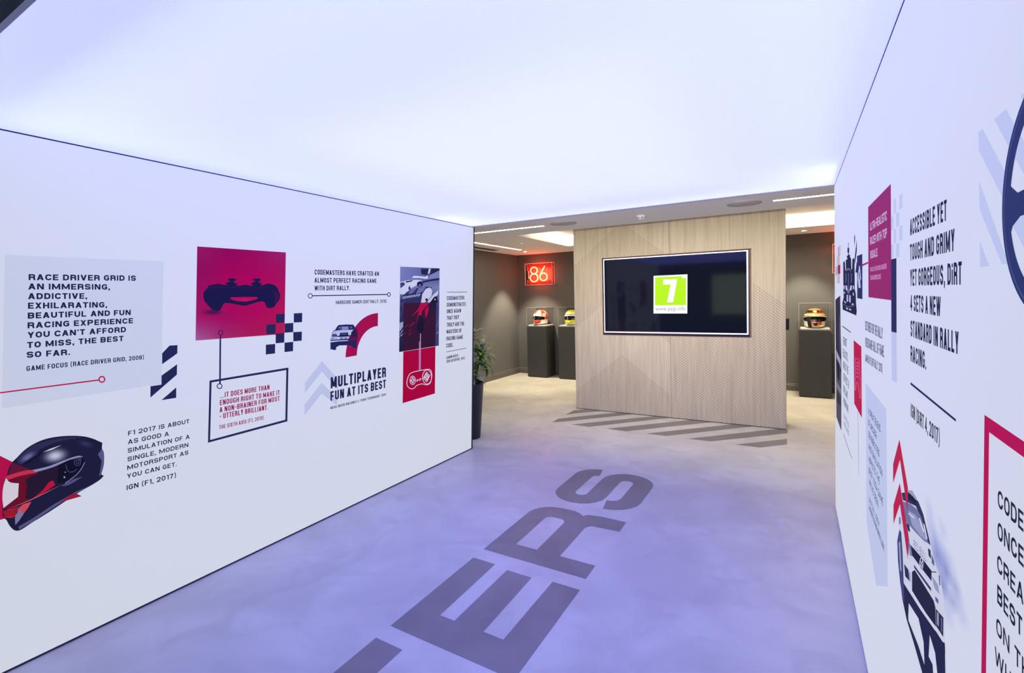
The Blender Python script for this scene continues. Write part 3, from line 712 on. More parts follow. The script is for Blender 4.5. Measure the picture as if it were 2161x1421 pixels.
def pedestal(x, y, w, dpt, h, ht, label, clabel, group='charcoal display pedestals'):
    t = thing('display_pedestal', label, 'pedestal', (x, y, 0), group=group)
    box('body', -w/2, w/2, -dpt/2, dpt/2, .012, h, M_ped, .003, parent=t)
    box('recessed_foot', -w/2+.012, w/2-.012, -dpt/2+.012, dpt/2-.012, 0, .012, M_black, parent=t)
    c = thing('display_case', clabel, 'display case', (x, y, h), group='clear helmet cases')
    g = .005; W2, D2 = w/2, dpt/2
    box('white_base', -W2+.02, W2-.02, -D2+.02, D2-.02, .006, .028, mat('white case base', (.85, .84, .8), .4), .002, parent=c)
    box('black_plinth', -W2+.006, W2-.006, -D2+.006, D2-.006, 0, .006, M_black, parent=c)
    def sheet(nm, ps):
        me = bpy.data.meshes.new(nm); me.from_pydata(ps, [], [(0, 1, 2, 3)]); newobj(nm, me, M_acryl, parent=c)
    k = .002
    for sy in (-1, 1): Y = sy*(D2-k); sheet('acrylic_side', [(-W2, Y, 0), (W2, Y, 0), (W2, Y, ht), (-W2, Y, ht)])
    for sx in (-1, 1): X = sx*(W2-k); sheet('acrylic_side', [(X, -D2, 0), (X, D2, 0), (X, D2, ht), (X, -D2, ht)])
    sheet('acrylic_top', [(-W2, -D2, ht+k), (W2, -D2, ht+k), (W2, D2, ht+k), (-W2, D2, ht+k)])
    e = .0028; L_ = []
    for sx in (-1, 1):
        for sy in (-1, 1): X, Y = sx*(W2-e/2), sy*(D2-e/2); L_.append((X-e/2, X+e/2, Y-e/2, Y+e/2, 0, ht+.006))
    for z in (0, ht+.002):
        for sy in (-1, 1): Y = sy*(D2-e/2); L_.append((-W2, W2, Y-e/2, Y+e/2, z, z+e))
        for sx in (-1, 1): X = sx*(W2-e/2); L_.append((X-e/2, X+e/2, -D2, D2, z, z+e))
    boxes('polished_edges', L_, M_edge, parent=c)
    return (x, y, h+.028)
PA = pedestal(-4.405, 8.66, .425, .40, 1.012, .372, 'charcoal pedestal in the left corner under the neon sign', 'clear case holding the orange and white helmet')
PB = pedestal(-3.72, 8.66, .425, .40, 1.012, .372, 'charcoal pedestal half hidden by the left end of the oak wall', 'clear case holding the yellow and white helmet')
PC = pedestal(.272, 8.57, .41, .40, 1.002, .398, 'charcoal pedestal right of the oak wall', 'clear case holding the dark helmet with a red top')

def paintA(az, h):
    a = abs(az)
    if h < .10: return (235, 225, 215)
    if h < .34: return (222, 70, 30) if (a < 38 or a > 120) else (240, 235, 228)
    if h < .40: return (240, 190, 170)
    if h < .62: return (225, 80, 45)
    if h < .80: return (245, 240, 235) if (a < 45 and az > -60) else ((230, 70, 30) if int((az+180)/30) % 2 else (240, 190, 175))
    return (228, 70, 32) if int((az+180)/45) % 2 else (238, 160, 140)
def paintB(az, h):
    if h < .14: return (240, 240, 235)
    if h < .42: return (238, 235, 10) if abs(az) < 120 else (240, 240, 235)
    if h < .60: return (240, 238, 225)
    if h < .70: return (245, 245, 242)
    if h < .74: return (190, 185, 120)
    if h < .86: return (245, 244, 240)
    return (240, 235, 0)
def paintC(az, h):
    a = abs(az)
    if h < .12: return (240, 230, 215)
    if h < .40:
        if a < 28: return (205, 50, 35) if h > .2 else (240, 225, 60)
        return (242, 232, 220) if a < 130 else (170, 25, 25)
    if h < .66: return (235, 225, 210) if a > 95 else (30, 25, 25)
    if h < .71: return (235, 220, 180)
    if h < .78: return (200, 140, 40) if a < 60 else (120, 30, 20)
    if h < .93: return (110, 28, 18) if 25 < az < 100 else (38, 22, 16)
    return (150, 120, 50)
hA, vA, _, patchA = helmet('orange and white racing helmet with a black visor', PA, math.radians(-12), paintA, (.01, .01, .015), (.85, .6, .5), 1.22, 'racing helmets on display')
hB, vB, _, patchB = helmet('yellow and white racing helmet beside the oak wall', (PB[0]+.0, PB[1], PB[2]), math.radians(4), paintB, (.01, .01, .012), (.95, .95, .9), 1.22, 'racing helmets on display')
hC, _, _, patchC = helmet('dark red and black racing helmet with white sides', PC, math.radians(2), paintC, (.008, .008, .01), (.8, .65, .45), 1.22, 'racing helmets on display')
M_hw = mat('white tape', (.85, .85, .82), .4)
patchA('visor_tab', -14, -10, lambda a: -14, lambda a: 19, M_hw, .0075, n=2, par=vA)
patchB('visor_tab', -16, -12, lambda a: -14, lambda a: 19, M_hw, .0075, n=2, par=vB)
patchC('hanging_strap', -46, -24, lambda a: -46, lambda a: 14, mat('dark blue strap', (.02, .024, .05), .6), .008, n=6)
patchC('chin_vent', -14, 10, lambda a: -34+.02*a*a, lambda a: -18-.02*a*a, M_black, .003, n=8)
patchC('front_badge', -9, 9, lambda a: 36+.04*a*a, lambda a: 52-.04*a*a, M_hw, .003, n=8)
patchA('chin_vent', -8, 8, lambda a: -40+.05*a*a, lambda a: -28-.05*a*a, M_hw, .003, n=8)
patchB('side_intake', 55, 68, lambda a: -40, lambda a: -16, M_black, .003, n=4)

# neon signs
def arc3(cx, cz, rx, rz, a0, a1, n=20): return [(cx+rx*math.cos(math.radians(a0+(a1-a0)*i/n)), 0, cz+rz*math.sin(math.radians(a0+(a1-a0)*i/n))) for i in range(n+1)]
M_neon = mat('lit neon glass', (1, .5, .3), .4, emit=(1.0, .46, .10), estr=7)
M_neonback = mat('red lit backing', (.35, .03, .03), .12)
def neon(x, label, glow=14):
    t = thing('neon_sign', label, 'neon sign', (x, YB-.07, 2.07), group='red neon number signs')
    w, h = .31, .222
    box('backing_panel', -w+.02, w-.02, .055, .065, -h+.02, h-.02, M_neonback, parent=t)
    for ps in ([(-w, -.043, -h), (w, -.043, -h), (w, -.043, h), (-w, -.043, h)], [(-w, -.043, -h), (-w, .064, -h), (-w, .064, h), (-w, -.043, h)], [(w, -.043, -h), (w, .064, -h), (w, .064, h), (w, -.043, h)],
               [(-w, -.043, h), (w, -.043, h), (w, .064, h), (-w, .064, h)], [(-w, -.043, -h), (w, -.043, -h), (w, .064, -h), (-w, .064, -h)]):
        me = bpy.data.meshes.new('acrylic_side'); me.from_pydata(ps, [], [(0, 1, 2, 3)]); newobj('acrylic_side', me, M_acryl, parent=t)
    e = .005; L_ = []
    for y in (-.045, .061):
        L_ += [(-w, w, y, y+e, h-e, h), (-w, w, y, y+e, -h, -h+e), (-w, -w+e, y, y+e, -h, h), (w-e, w, y, y+e, -h, h)]
    boxes('acrylic_edges', L_, mat('pink lit acrylic edge', (.8, .45, .42), .3, emit=(1, .25, .2), estr=.5), parent=t)
    for sx in (-1, 1):
        for sz in (-1, 1):
            o = lathe('standoff', [(0, -.05), (.014, -.05), (.014, .06)], M_chrome, parent=t, seg=16); o.location = (sx*(w-.035), 0, sz*(h-.035)); o.rotation_euler = (math.pi/2, 0, 0)
    r = .0085
    tube('neon_digit', [(p[0]-.118, -.01, p[2]) for p in arc3(0, .075, .076, .068, -90, 270, 32)][:-1], r, M_neon, closed=True, parent=t)
    tube('neon_digit', [(p[0]-.118, -.01, p[2]) for p in arc3(0, -.075, .088, .082, 90, 450, 32)][:-1], r, M_neon, closed=True, parent=t)
    p6 = [(.128, -.01, .152), (.09, -.01, .09), (.045, -.01, .02)]+[(q[0]+.1, -.01, q[2]) for q in arc3(0, -.065, .082, .078, 150, 495, 30)]
    tube('neon_digit', p6, r, M_neon, parent=t)
    boxes('transformer', [(-w+.03, -w+.055, 0, .05, -.11, .07)], M_black, .004, parent=t)
    boxes('electrode', [(-w+.058, -w+.072, -.012, 0, -.09, -.01), (-w+.058, -w+.072, -.012, 0, .0, .07)], mat('pink electrode', (.8, .3, .28), .4, emit=(1, .3, .25), estr=.8), parent=t)
    l = bpy.data.lights.new('neon_glow', 'AREA'); o = bpy.data.objects.new('neon_glow', l); COL.objects.link(o); l.shape = 'RECTANGLE'; l.size = .35; l.size_y = .25
    l.energy = glow; l.color = (1, .08, .04); o.location = (x, YB-.16, 2.07); o.rotation_euler = (math.radians(90), 0, 0)
    l2 = bpy.data.lights.new('neon_back_glow', 'POINT'); o2 = bpy.data.objects.new('neon_back_glow', l2); COL.objects.link(o2); l2.energy = glow*.04; l2.color = (1, .10, .05); l2.shadow_soft_size = .05
    o2.location = (x, YB-.045, 2.07)
neon(-4.487, 'red neon number 86 sign above the left corner pedestal', 12)
neon(.511+.31, 'red neon sign mostly hidden behind the right printed wall', 12)

# chrome rails at the right
rl = thing('chrome_rail', 'pair of thin chrome rails beside the right pedestal', 'rail', (0, 0, 0))
a0, a1 = un(1752, 700, 1, 8.2), un(1775, 706, 1, 7.9); b0, b1 = un(1753, 705, 1, 8.2), un(1775, 711, 1, 7.9)
for a, b in ((a0, a1), (b0, b1)): tube('rail', [tuple(a), tuple(b), (b[0]+.5, b[1], b[2])], .007, M_chrome, parent=rl)
for dx in (.12, .55):
    tube('rail_post', [(a1[0]+dx-.06, 7.9, 0), (a1[0]+dx-.06, 7.9, float(a1[2]))], .012, M_chrome, parent=rl)

# ------------------------------------------------------------------ planter and plant
px_, py_ = -3.165, 4.43
pot = thing('planter', 'tall tapered black planter at the end of the left printed wall', 'planter', (px_, py_, 0))
PR = .158; PH = .628
lathe('pot_body', [(0, 0), (.098, 0), (.103, .006), (PR-.006, PH-.02), (PR, PH-.015), (PR, PH), (PR-.012, PH), (PR-.014, PH-.05), (.0, PH-.05)][:8], M_pot, parent=pot, seg=48)
lathe('soil', [(0, PH-.048), (PR-.015, PH-.05)], M_soil, parent=pot, seg=32)
plant = thing('potted_yucca', 'leafy green yucca growing in the black planter', 'plant', (px_, py_, PH-.05))
M_leaf = mat('yucca leaf', (.08, .20, .03), .35, spec=.5, noise=(4, .9, (.26, .42, .04)))
M_leaf2 = mat('pale yucca leaf', (.45, .50, .28), .35, spec=.6, noise=(5, .8, (.12, .2, .05)))
M_stem = mat('plant stem', (.12, .09, .05), .8)
stems = [((0, 0), .55, (.03, -.01)), ((.04, .02), .38, (.10, .02)), ((-.04, 0), .62, (-.06, .03)), ((.02, -.04), .24, (.08, -.05))]
heads = []
for (sx, sy_), h, (lx, ly) in stems:
    tube('stem', [(sx, sy_, -.002), (sx+lx*.4, sy_+ly*.4, h*.5), (sx+lx, sy_+ly, h)], .012, M_stem, parent=plant, seg=8); heads.append((sx+lx, sy_+ly, h))
def leaf(base, az, el, ln, wd, droop, mt):
    bm = bmesh.new(); n = 6; prev = None; p = Vector(base); a = el; dr = Vector((math.cos(az), math.sin(az), 0)); side = Vector((-math.sin(az), math.cos(az), 0))
    for i in range(n+1):
        t = i/n; w = wd*(math.sin(math.pi*min(1, t*.85+.15))**.7)*(1 if t < .99 else .05)
        t3 = dr*math.cos(a)+Vector((0, 0, math.sin(a))); nr = dr*-math.sin(a)+Vector((0, 0, math.cos(a)))
        row = [bm.verts.new(p-side*w+nr*w*.35), bm.verts.new(p), bm.verts.new(p+side*w+nr*w*.35)]
        if prev:
            for k in (0, 1): bm.faces.new((prev[k], prev[k+1], row[k+1], row[k]))
        prev = row; p = p+t3*(ln/n); a -= droop/n
    newobj('leaf', from_bm(bm, 'leaf', True), mt, parent=plant)
for hi, hd in enumerate(heads):
    N = 30 if hi < 3 else 24
    for i in range(N):
        az = i*2.399+hi; f = i/N; el = math.radians(80-105*f+random.uniform(-10, 10))
        k = .55 if math.sin(az) < -.25 else 1.0
        leaf((hd[0], hd[1], hd[2]-.13*f), az, el, k*random.uniform(.19, .28), random.uniform(.017, .027), random.uniform(.6, 2.0), M_leaf2 if random.random() < .25 else M_leaf)
# ------------------------------------------------------------------ prints on the left wall
LP = lambda z=None: Art(0, XL, 1, z)
RPn = lambda z=None: Art(0, XR, -1, z)
Z1, Z2, Z3 = (0, 500, 2.186), (400, 500, 3.158), (630, 540, 3.947)
LP(Z1).poly([(22, 83), (754, 113), (745, 678), (8, 792)], (200, 205, 240)).build('print_panel', 'pale lavender panel behind the first quotation', wall_left)
a = LP(Z1)
for t, x0_, y0_, x1_, y1_ in [('RACE DRIVER GRID IS', 132, 200, 627, 203), ('AN IMMERSING,', 130, 243, 507, 244), ('ADDICTIVE,', 129, 288, 402, 286), ('EXHILARATING,', 129, 332, 494, 326),
                              ('BEAUTIFUL AND FUN', 128, 378, 603, 361), ('RACING EXPERIENCE', 127, 423, 614, 399), ("YOU CAN'T AFFORD", 127, 468, 581, 440), ('TO MISS, THE BEST', 125, 514, 570, 481), ('SO FAR.', 123, 559, 323, 545)]:
    a.text(t, x0_, y0_, x1_, y1_, 28, INK, .235)
def T(art, rows, cap, col=INK, sw=.17, lay=2, Z=None, fit=None):
    sw += .022
    for r in rows:
        t, a_, b_, c_, d_ = r[:5]; cp = r[5] if len(r) > 5 else cap
        art.text(t, a_, b_, c_, d_, cp, col, sw, lay, r[6] if len(r) > 6 else None)
    return art

a.build('print_lettering', 'bold wide navy quotation on the lavender panel', wall_left)
T(LP(Z1), [('GAME FOCUS (RACE DRIVER GRID, 2008)', 122, 620, 664, 565)], 23, sw=.15).build('print_lettering', 'navy source line below the wide quotation', wall_left)
LP(Z1).line([(-60, 728), (0, 720), (455, 661)], 6, RED, 3).ring(470, 658, 13, 6, RED, 3).build('print_line', 'red line ending in a ring', wall_left)
LP(Z1).poly([(748, 538), (782, 502), (819, 500), (818, 538), (748, 588)], NAVY, 1).poly([(817, 588), (816, 636), (745, 690), (745, 641)], NAVY, 1)\
    .poly([(694, 690), (745, 682), (745, 641), (817, 588), (816, 636), (694, 742)], NAVY, 1).poly([(745, 754), (813, 695), (813, 743)], NAVY, 1).build('print_stripes', 'navy diagonal hazard stripes', wall_left)
T(LP(Z1), [('F1 2017 IS ABOUT', 591, 918, 874, 860), ('AS GOOD A', 590, 958, 779, 918), ('SIMULATION OF A', 589, 998, 875, 931), ('SINGLE, MODERN', 588, 1038, 869, 969), ('MOTORSPORT AS', 587, 1077, 869, 1004),
          ('YOU CAN GET.', 586, 1116, 815, 1058), ('IGN (F1, 2017)', 584, 1170, 812, 1110, 23)], 21, sw=.17).build('print_lettering', 'navy quotation right of the printed helmet', wall_left)
# helmet picture
ZH = (0, 900, 6.178)
a = LP(ZH)
a.poly([(-140, 330), (0, 385), (1065, 912), (870, 968), (760, 1005), (0, 1222), (-140, 1260)], RED, 1)
shell = [(90, 640), (110, 560), (150, 480), (215, 415), (320, 310), (450, 225), (600, 165), (780, 132), (950, 124), (1090, 132), (1180, 152), (1240, 172), (1260, 182), (1335, 215), (1330, 290), (1350, 330),
         (1358, 420), (1350, 520), (1320, 630), (1355, 645), (1300, 700), (1200, 765), (1050, 850), (880, 960), (760, 1040), (560, 1170), (420, 1255), (300, 1335), (240, 1362), (180, 1352), (120, 1290), (85, 1225),
         (40, 1180), (32, 1110), (40, 1000), (35, 850), (55, 700)]
a.poly(shell, (28, 27, 62), 2, True)
a.poly([(300, 340), (450, 240), (620, 185), (800, 150), (1000, 140), (1200, 175), (1100, 160), (900, 170), (700, 220), (520, 300), (330, 450), (215, 440)], (44, 44, 86), 3)
a.soft(360, 400, 150, 62, (108, 110, 165), (44, 44, 86), 4, -32)
a.soft(720, 385, 210, 120, (196, 198, 232), (32, 31, 68), 4, -12)
a.poly([(295, 498), (330, 462), (460, 385), (560, 330), (640, 300), (560, 345), (450, 420), (400, 470), (340, 494)], (18, 18, 48), 5)
a.poly([(560, 340), (650, 296), (800, 245), (680, 305)], (205, 206, 236), 6)
a.soft(1120, 230, 150, 60, (48, 48, 98), (28, 27, 62), 3, 15)
a.poly([(1275, 370), (1330, 290), (1350, 340), (1356, 430), (1345, 540), (1318, 625), (1290, 660), (1310, 560), (1325, 450)], (84, 84, 140), 3)
a.line([(985, 130), (1000, 160), (1060, 168), (1090, 140), (1150, 158), (1240, 176)], 7, (14, 14, 40), 5)
# visor rim, visor opening, clear strip
a.poly([(60, 690), (110, 640), (430, 570), (640, 520), (820, 450), (960, 400), (1040, 385), (1085, 400), (1000, 412), (850, 468), (700, 530), (460, 600), (200, 650), (90, 690)], (140, 140, 192), 4, True)
a.poly([(60, 680), (100, 645), (300, 585), (410, 570), (480, 606), (250, 650), (95, 700)], (196, 46, 84), 5, True)
a.poly([(120, 600), (150, 470), (380, 560), (120, 640), (95, 650)], (96, 20, 56), 3, True)
a.poly([(90, 700), (300, 640), (480, 606), (680, 700), (715, 760), (690, 790), (560, 880), (400, 965), (250, 1030), (100, 1090), (45, 1080), (40, 900), (60, 730)], (104, 14, 44), 4, True)
a.poly([(430, 640), (560, 590), (770, 500), (760, 620), (700, 740), (560, 860), (400, 950), (330, 940), (350, 780), (330, 700)], (36, 22, 52), 5, True)
a.poly([(60, 720), (80, 680), (130, 730), (245, 745), (235, 920), (45, 1068), (32, 940), (38, 820)], (214, 204, 230), 6, True)
a.poly([(640, 730), (690, 705), (720, 765), (560, 870), (420, 950), (560, 830)], (186, 20, 62), 6, True)
a.line([(100, 1085), (400, 962), (560, 885), (790, 770)], 7, (226, 120, 150), 7, True)
a.poly([(200, 1165), (260, 1060), (400, 985), (360, 1060), (310, 1140), (250, 1230), (200, 1290)], (120, 118, 168), 4, True)
a.poly([(250, 1060), (300, 1020), (410, 985), (340, 1100), (290, 1140)], (206, 70, 96), 5, True)
a.poly([(40, 1110), (250, 1050), (215, 1150), (150, 1195), (60, 1190)], (176, 28, 54), 5, True)
for k in range(3): a.line([(50, 1120+k*24), (160, 1108+k*26), (230, 1078+k*22)], 7, (60, 10, 34), 6)
a.poly([(770, 500), (900, 440), (1060, 400), (1105, 440), (1080, 540), (1000, 620), (900, 690), (820, 740), (740, 740)], (16, 15, 42), 5)
for cx_, cy_, r_ in [(1010, 470, 44), (1010, 470, 20), (1040, 425, 16)]: a.ring(cx_, cy_, r_, 6, (84, 84, 140), 6)
a.curve([(860, 500), (880, 600), (960, 600), (1000, 560)], 60, 9, (72, 72, 128), 6).ell(850, 600, 9, 9, (130, 130, 180), 6).ell(840, 665, 11, 14, (150, 150, 200), 6)
a.curve([(1105, 470), (1040, 600), (900, 710), (850, 745)], 80, 7, (150, 150, 200), 6)
a.poly([(790, 775), (860, 745), (960, 690), (1080, 655), (980, 720), (900, 765), (840, 780)], (80, 80, 136), 6)
a.poly([(770, 1000), (880, 965), (1065, 912), (1010, 890), (960, 868)], (150, 24, 62), 4)
a.poly([(250, 1350), (450, 1230), (700, 1060), (1000, 870), (1200, 765), (1000, 850), (700, 1020), (430, 1200), (240, 1310)], (84, 84, 140), 3)
a.build('print_helmet_picture', 'printed picture of a glossy black full-face helmet over a red wedge', wall_left)
# red controller picture
LP(Z2).blend([(51, 64), (642, 104), (633, 648), (40, 692)], [[(148, 20, 100), (140, 0, 88), (150, 6, 92), (150, 30, 104)], [(140, 8, 90), (158, 0, 88), (166, 0, 88), (160, 14, 92)],
    [(150, 10, 96), (176, 0, 92), (178, 0, 90), (170, 12, 90)], [(160, 20, 104), (160, 6, 92), (172, 4, 88), (172, 16, 88)], [(160, 92, 160), (158, 44, 110), (166, 22, 86), (172, 22, 86)]], 0)\
    .build('print_panel', 'crimson picture panel', wall_left)
ZC = (410, 540, 6.461); DN = (24, 22, 72)
a = LP(ZC)
a.soft(250, 770, 190, 60, (70, 14, 78), (158, 16, 92), 1)
a.poly([(125, 545), (128, 500), (160, 458), (185, 430), (190, 405), (240, 395), (330, 382), (400, 395), (455, 402), (415, 380), (455, 362), (492, 348), (455, 335), (453, 318), (510, 305), (575, 318), (570, 337), (540, 348), (545, 362),
        (600, 388), (562, 400), (600, 410), (690, 395), (760, 408), (800, 402), (765, 382), (800, 362), (837, 347), (800, 335), (800, 318), (855, 308), (910, 320), (908, 337), (875, 349), (880, 362), (920, 378), (905, 402),
        (925, 405), (1010, 378), (1090, 400), (1125, 425), (1150, 480), (1172, 540), (1160, 600), (1120, 650), (1085, 700), (1020, 718), (980, 690), (960, 640), (930, 624), (860, 632), (780, 658), (690, 682), (600, 670), (500, 650),
        (410, 645), (380, 690), (350, 748), (280, 750), (215, 708), (160, 645), (132, 600)], DN, 2, True)
a.poly([(490, 578), (500, 566), (680, 562), (855, 563), (868, 574), (850, 592), (780, 612), (690, 628), (590, 620), (510, 600)], (178, 6, 92), 3)
a.soft(690, 600, 120, 16, (200, 30, 90), (178, 6, 92), 4)
a.poly([(1060, 470), (1120, 500), (1165, 550), (1140, 610), (1085, 640), (1110, 560)], (60, 16, 76), 3)
for cx_, cy_ in ((235, 415), (330, 397), (400, 412), (320, 425)): a.ell(cx_, cy_, 34, 11, (50, 12, 74), 3)
a.line([(200, 440), (450, 432), (1080, 440)], 5, (66, 18, 84), 3)
a.build('print_controller_picture', 'dark silhouette of a two-stick game controller', wall_left)
a = LP(ZC)
for x0_, y0_, x1_, y1_, x2_, y2_, x3_, y3_, c_ in [(1113, 797, 1232, 792, 1230, 908, 1113, 918, NAVY), (1357, 787, 1472, 780, 1470, 905, 1357, 912, NAVY), (983, 940, 1108, 932, 1108, 1060, 982, 1070, NAVY), (1110, 930, 1229, 924, 1227, 1052, 1110, 1060, (178, 22, 84)),
        (1233, 924, 1350, 916, 1349, 1042, 1232, 1050, NAVY), (1110, 1062, 1228, 1055, 1227, 1184, 1110, 1194, NAVY), (1350, 1042, 1467, 1035, 1465, 1158, 1350, 1168, NAVY), (976, 1214, 1103, 1203, 1101, 1333, 975, 1347, NAVY), (1231, 1186, 1348, 1174, 1347, 1301, 1230, 1314, NAVY)]:
    a.poly([(x0_, y0_), (x1_, y1_), (x2_, y2_), (x3_, y3_)], c_, 3)
a.build('print_chequer', 'navy and red chequered squares at the corner of the crimson panel', wall_left)
LP(Z2).ring(207, 640, 15, 6, (84, 20, 84), 4).line([(207, 655), (205, 690)], 10, (84, 20, 84), 4).line([(205, 690), (203, 980)], 11, NAVY, 4).ell(200, 996, 19, 19, WHITE, 4).ring(200, 996, 16, 6, NAVY, 5).build('print_line', 'navy pin line between two rings', wall_left)
LP(Z2).line([(140, 965), (652, 880), (645, 1225), (130, 1364)], 14, NAVY, 3, True).build('print_frame', 'navy outlined box', wall_left)
T(LP(Z2), [('...IT DOES MORE THAN', 203, 1076, 533, 1018), ('ENOUGH RIGHT TO MAKE IT', 202, 1124, 601, 1053), ('A NON-BRAINER FOR MOST', 200, 1172, 600, 1093), ('- UTTERLY BRILLIANT.', 200, 1216, 523, 1152)], 35, (150, 20, 92), .15).build('print_lettering', 'crimson quotation inside the navy box', wall_left)
T(LP(Z2), [('THE SIXTH AXIS (F1, 2010)', 197, 1284, 495, 1217)], 27, (150, 20, 92), .13).build('print_lettering', 'small crimson source line inside the navy box', wall_left)
# rally quote, car, chevrons
T(LP(Z3), [('CODEMASTERS HAVE CRAFTED AN', 134, 157, 669, 168, 42), ('ALMOST PERFECT RACING GAME', 133, 224, 650, 227, 41), ('WITH DiRT RALLY.', 133, 290, 428, 287, 40)], 41, sw=.16).build('print_lettering', 'navy quotation about an almost perfect racing game', wall_left)
LP(Z3).line([(116, 333), (741, 323)], 8, NAVY, 3).ring(98, 334, 17, 6, NAVY, 3, 19).ring(753, 323, 12, 6, NAVY, 3, 16).build('print_line', 'navy line between two rings', wall_left)
T(LP(Z3), [('HARDCORE GAMER (DiRT RALLY, 2016)', 311, 404, 735, 391)], 30, sw=.15).build('print_lettering', 'navy source line under the ringed rule', wall_left)
LP(Z3).poly([(53, 1145), (53, 1060), (195, 878), (330, 1030), (330, 1120), (195, 965)], (186, 193, 236), 0).poly([(50, 1330), (50, 1242), (192, 1058), (325, 1190), (318, 1245), (192, 1148)], (186, 193, 236), 0).build('print_chevrons', 'pale lavender upward chevrons', wall_left)
T(LP(Z3), [('MULTIPLAYER', 268, 1107, 728, 1010, 94), ('FUN AT ITS BEST', 266, 1210, 728, 1100, 78)], 94, sw=.18).build('print_lettering', 'large navy slogan MULTIPLAYER FUN AT ITS BEST', wall_left)
T(LP(Z3), [('MEGA (MICRO MACHINES 2: TURBO TOURNAMENT, 1994)', 266, 1280, 730, 1163)], 22, sw=.15).build('print_lettering', 'small navy source line under the large slogan', wall_left)
ZQ = (680, 650, 11.84)
LP(ZQ).poly([(583, 1240), (590, 1120), (615, 960), (660, 780), (735, 610), (850, 440), (980, 300), (1120, 205), (1260, 150), (1395, 128), (1390, 455), (1300, 470), (1190, 520), (1080, 610), (990, 730), (920, 880), (880, 1020), (862, 1190)], (160, 12, 80), 1, True).build('print_arc', 'crimson quarter arc', wall_left)
a = LP(ZQ); CN = (30, 36, 90); CLt = (176, 180, 228); CMd = (104, 110, 176)
a.poly([(205, 1040), (205, 870), (215, 860), (205, 780), (230, 690), (250, 610), (285, 580), (275, 560), (320, 560), (350, 500), (405, 430), (600, 415), (780, 420), (820, 490), (850, 530), (880, 545), (860, 570), (885, 650), (885, 800), (860, 850),
        (858, 1000), (800, 1010), (750, 980), (740, 955), (650, 935), (430, 940), (350, 985), (345, 1050), (275, 1055), (260, 1040)], CN, 2)
a.poly([(370, 540), (410, 460), (600, 450), (770, 450), (795, 530), (600, 545), (450, 550)], (40, 44, 100), 3).poly([(480, 470), (650, 466), (655, 540), (490, 546)], (130, 136, 200), 4)
a.ell(440, 498, 28, 22, CMd, 4).ell(720, 490, 22, 20, CMd, 4)
a.poly([(280, 590), (330, 572), (450, 555), (780, 546), (730, 612), (440, 622), (390, 640), (250, 640)], CLt, 3)
a.poly([(215, 700), (240, 640), (360, 640), (350, 720), (450, 728), (640, 716), (690, 720), (650, 775), (400, 790), (240, 800), (210, 780)], CLt, 3)
a.poly([(250, 655), (370, 650), (360, 720), (240, 725)], (60, 66, 130), 4).poly([(440, 625), (640, 618), (640, 705), (440, 710)], (26, 30, 74), 4)
a.poly([(215, 850), (220, 825), (640, 805), (650, 825), (400, 840), (230, 862)], (190, 194, 238), 4)
a.ell(400, 650, 40, 52, (200, 204, 246), 5).ell(400, 650, 26, 36, (178, 182, 232), 6).ell(684, 640, 38, 48, (200, 204, 246), 5).ell(684, 640, 24, 34, (178, 182, 232), 6)
for i in range(4): a.ring(487+i*34, 652, 17, 5, CMd, 6)
for x_, y_, w_, h_ in [(250, 680, 40, 30), (295, 665, 34, 40), (240, 755, 26, 26), (275, 750, 22, 24), (450, 745, 70, 16), (450, 768, 70, 14), (555, 742, 66, 16), (555, 766, 60, 12)]:
    a.poly([(x_, y_), (x_+w_, y_-2), (x_+w_, y_+h_), (x_, y_+h_)], (62, 68, 140), 6)
a.ell(400, 760, 20, 24, (200, 204, 246), 6).ell(345, 762, 14, 22, (150, 156, 214), 6)
a.poly([(780, 546), (835, 500), (880, 545), (885, 800), (850, 835), (650, 830), (680, 760), (720, 700), (745, 610)], (72, 22, 76), 7)
a.poly([(735, 610), (840, 540), (870, 640), (880, 700), (720, 716)], (44, 26, 72), 8).poly([(680, 760), (860, 740), (850, 800), (650, 825)], (96, 20, 78), 8)
a.build('print_car_picture', 'printed picture of a boxy rally car over the crimson arc', wall_left)
# tall photo with the red block
ZR = (835, 555, 8.88)
a = LP(ZR); G1 = (40, 42, 92); 
a.blend([(85, 70), (823, 103), (808, 1552), (65, 1672)], [[(120, 124, 190), (96, 100, 164), (40, 42, 88)], [(110, 114, 182), (110, 114, 176), (120, 124, 180)], [(40, 42, 90), (50, 52, 104), (60, 62, 112)], [(44, 46, 92), (30, 30, 66), (70, 74, 130)], [(24, 24, 54), (26, 26, 58), (60, 62, 110)]], 0)
a.poly([(480, 110), (700, 118), (820, 110), (820, 160), (690, 215), (560, 225), (485, 215), (475, 160)], (34, 34, 74), 1).poly([(300, 285), (345, 240), (560, 262), (600, 235), (612, 290), (560, 300), (440, 282)], (204, 206, 238), 1)
a.poly([(640, 230), (822, 140), (822, 280), (620, 300)], (122, 126, 186), 1).poly([(620, 110), (660, 100), (640, 200), (600, 210)], (180, 184, 226), 2)
a.poly([(82, 360), (240, 322), (400, 318), (500, 325), (410, 360), (395, 420), (300, 470), (160, 590), (82, 590)], (200, 203, 236), 1)
a.poly([(85, 375), (150, 360), (180, 405), (90, 480)], (60, 62, 120), 2).poly([(235, 470), (265, 425), (285, 500), (250, 512)], G1, 2).poly([(180, 345), (330, 322), (300, 350), (200, 372)], G1, 2)
a.poly([(500, 345), (700, 305), (820, 290), (820, 320), (640, 345), (510, 375)], (28, 28, 64), 2).ell(455, 400, 58, 50, (24, 24, 58), 3).ell(455, 420, 26, 22, (96, 100, 160), 4)
a.poly([(90, 700), (160, 590), (300, 500), (440, 460), (600, 445), (690, 460), (500, 560), (470, 745), (90, 745)], (44, 46, 98), 2)
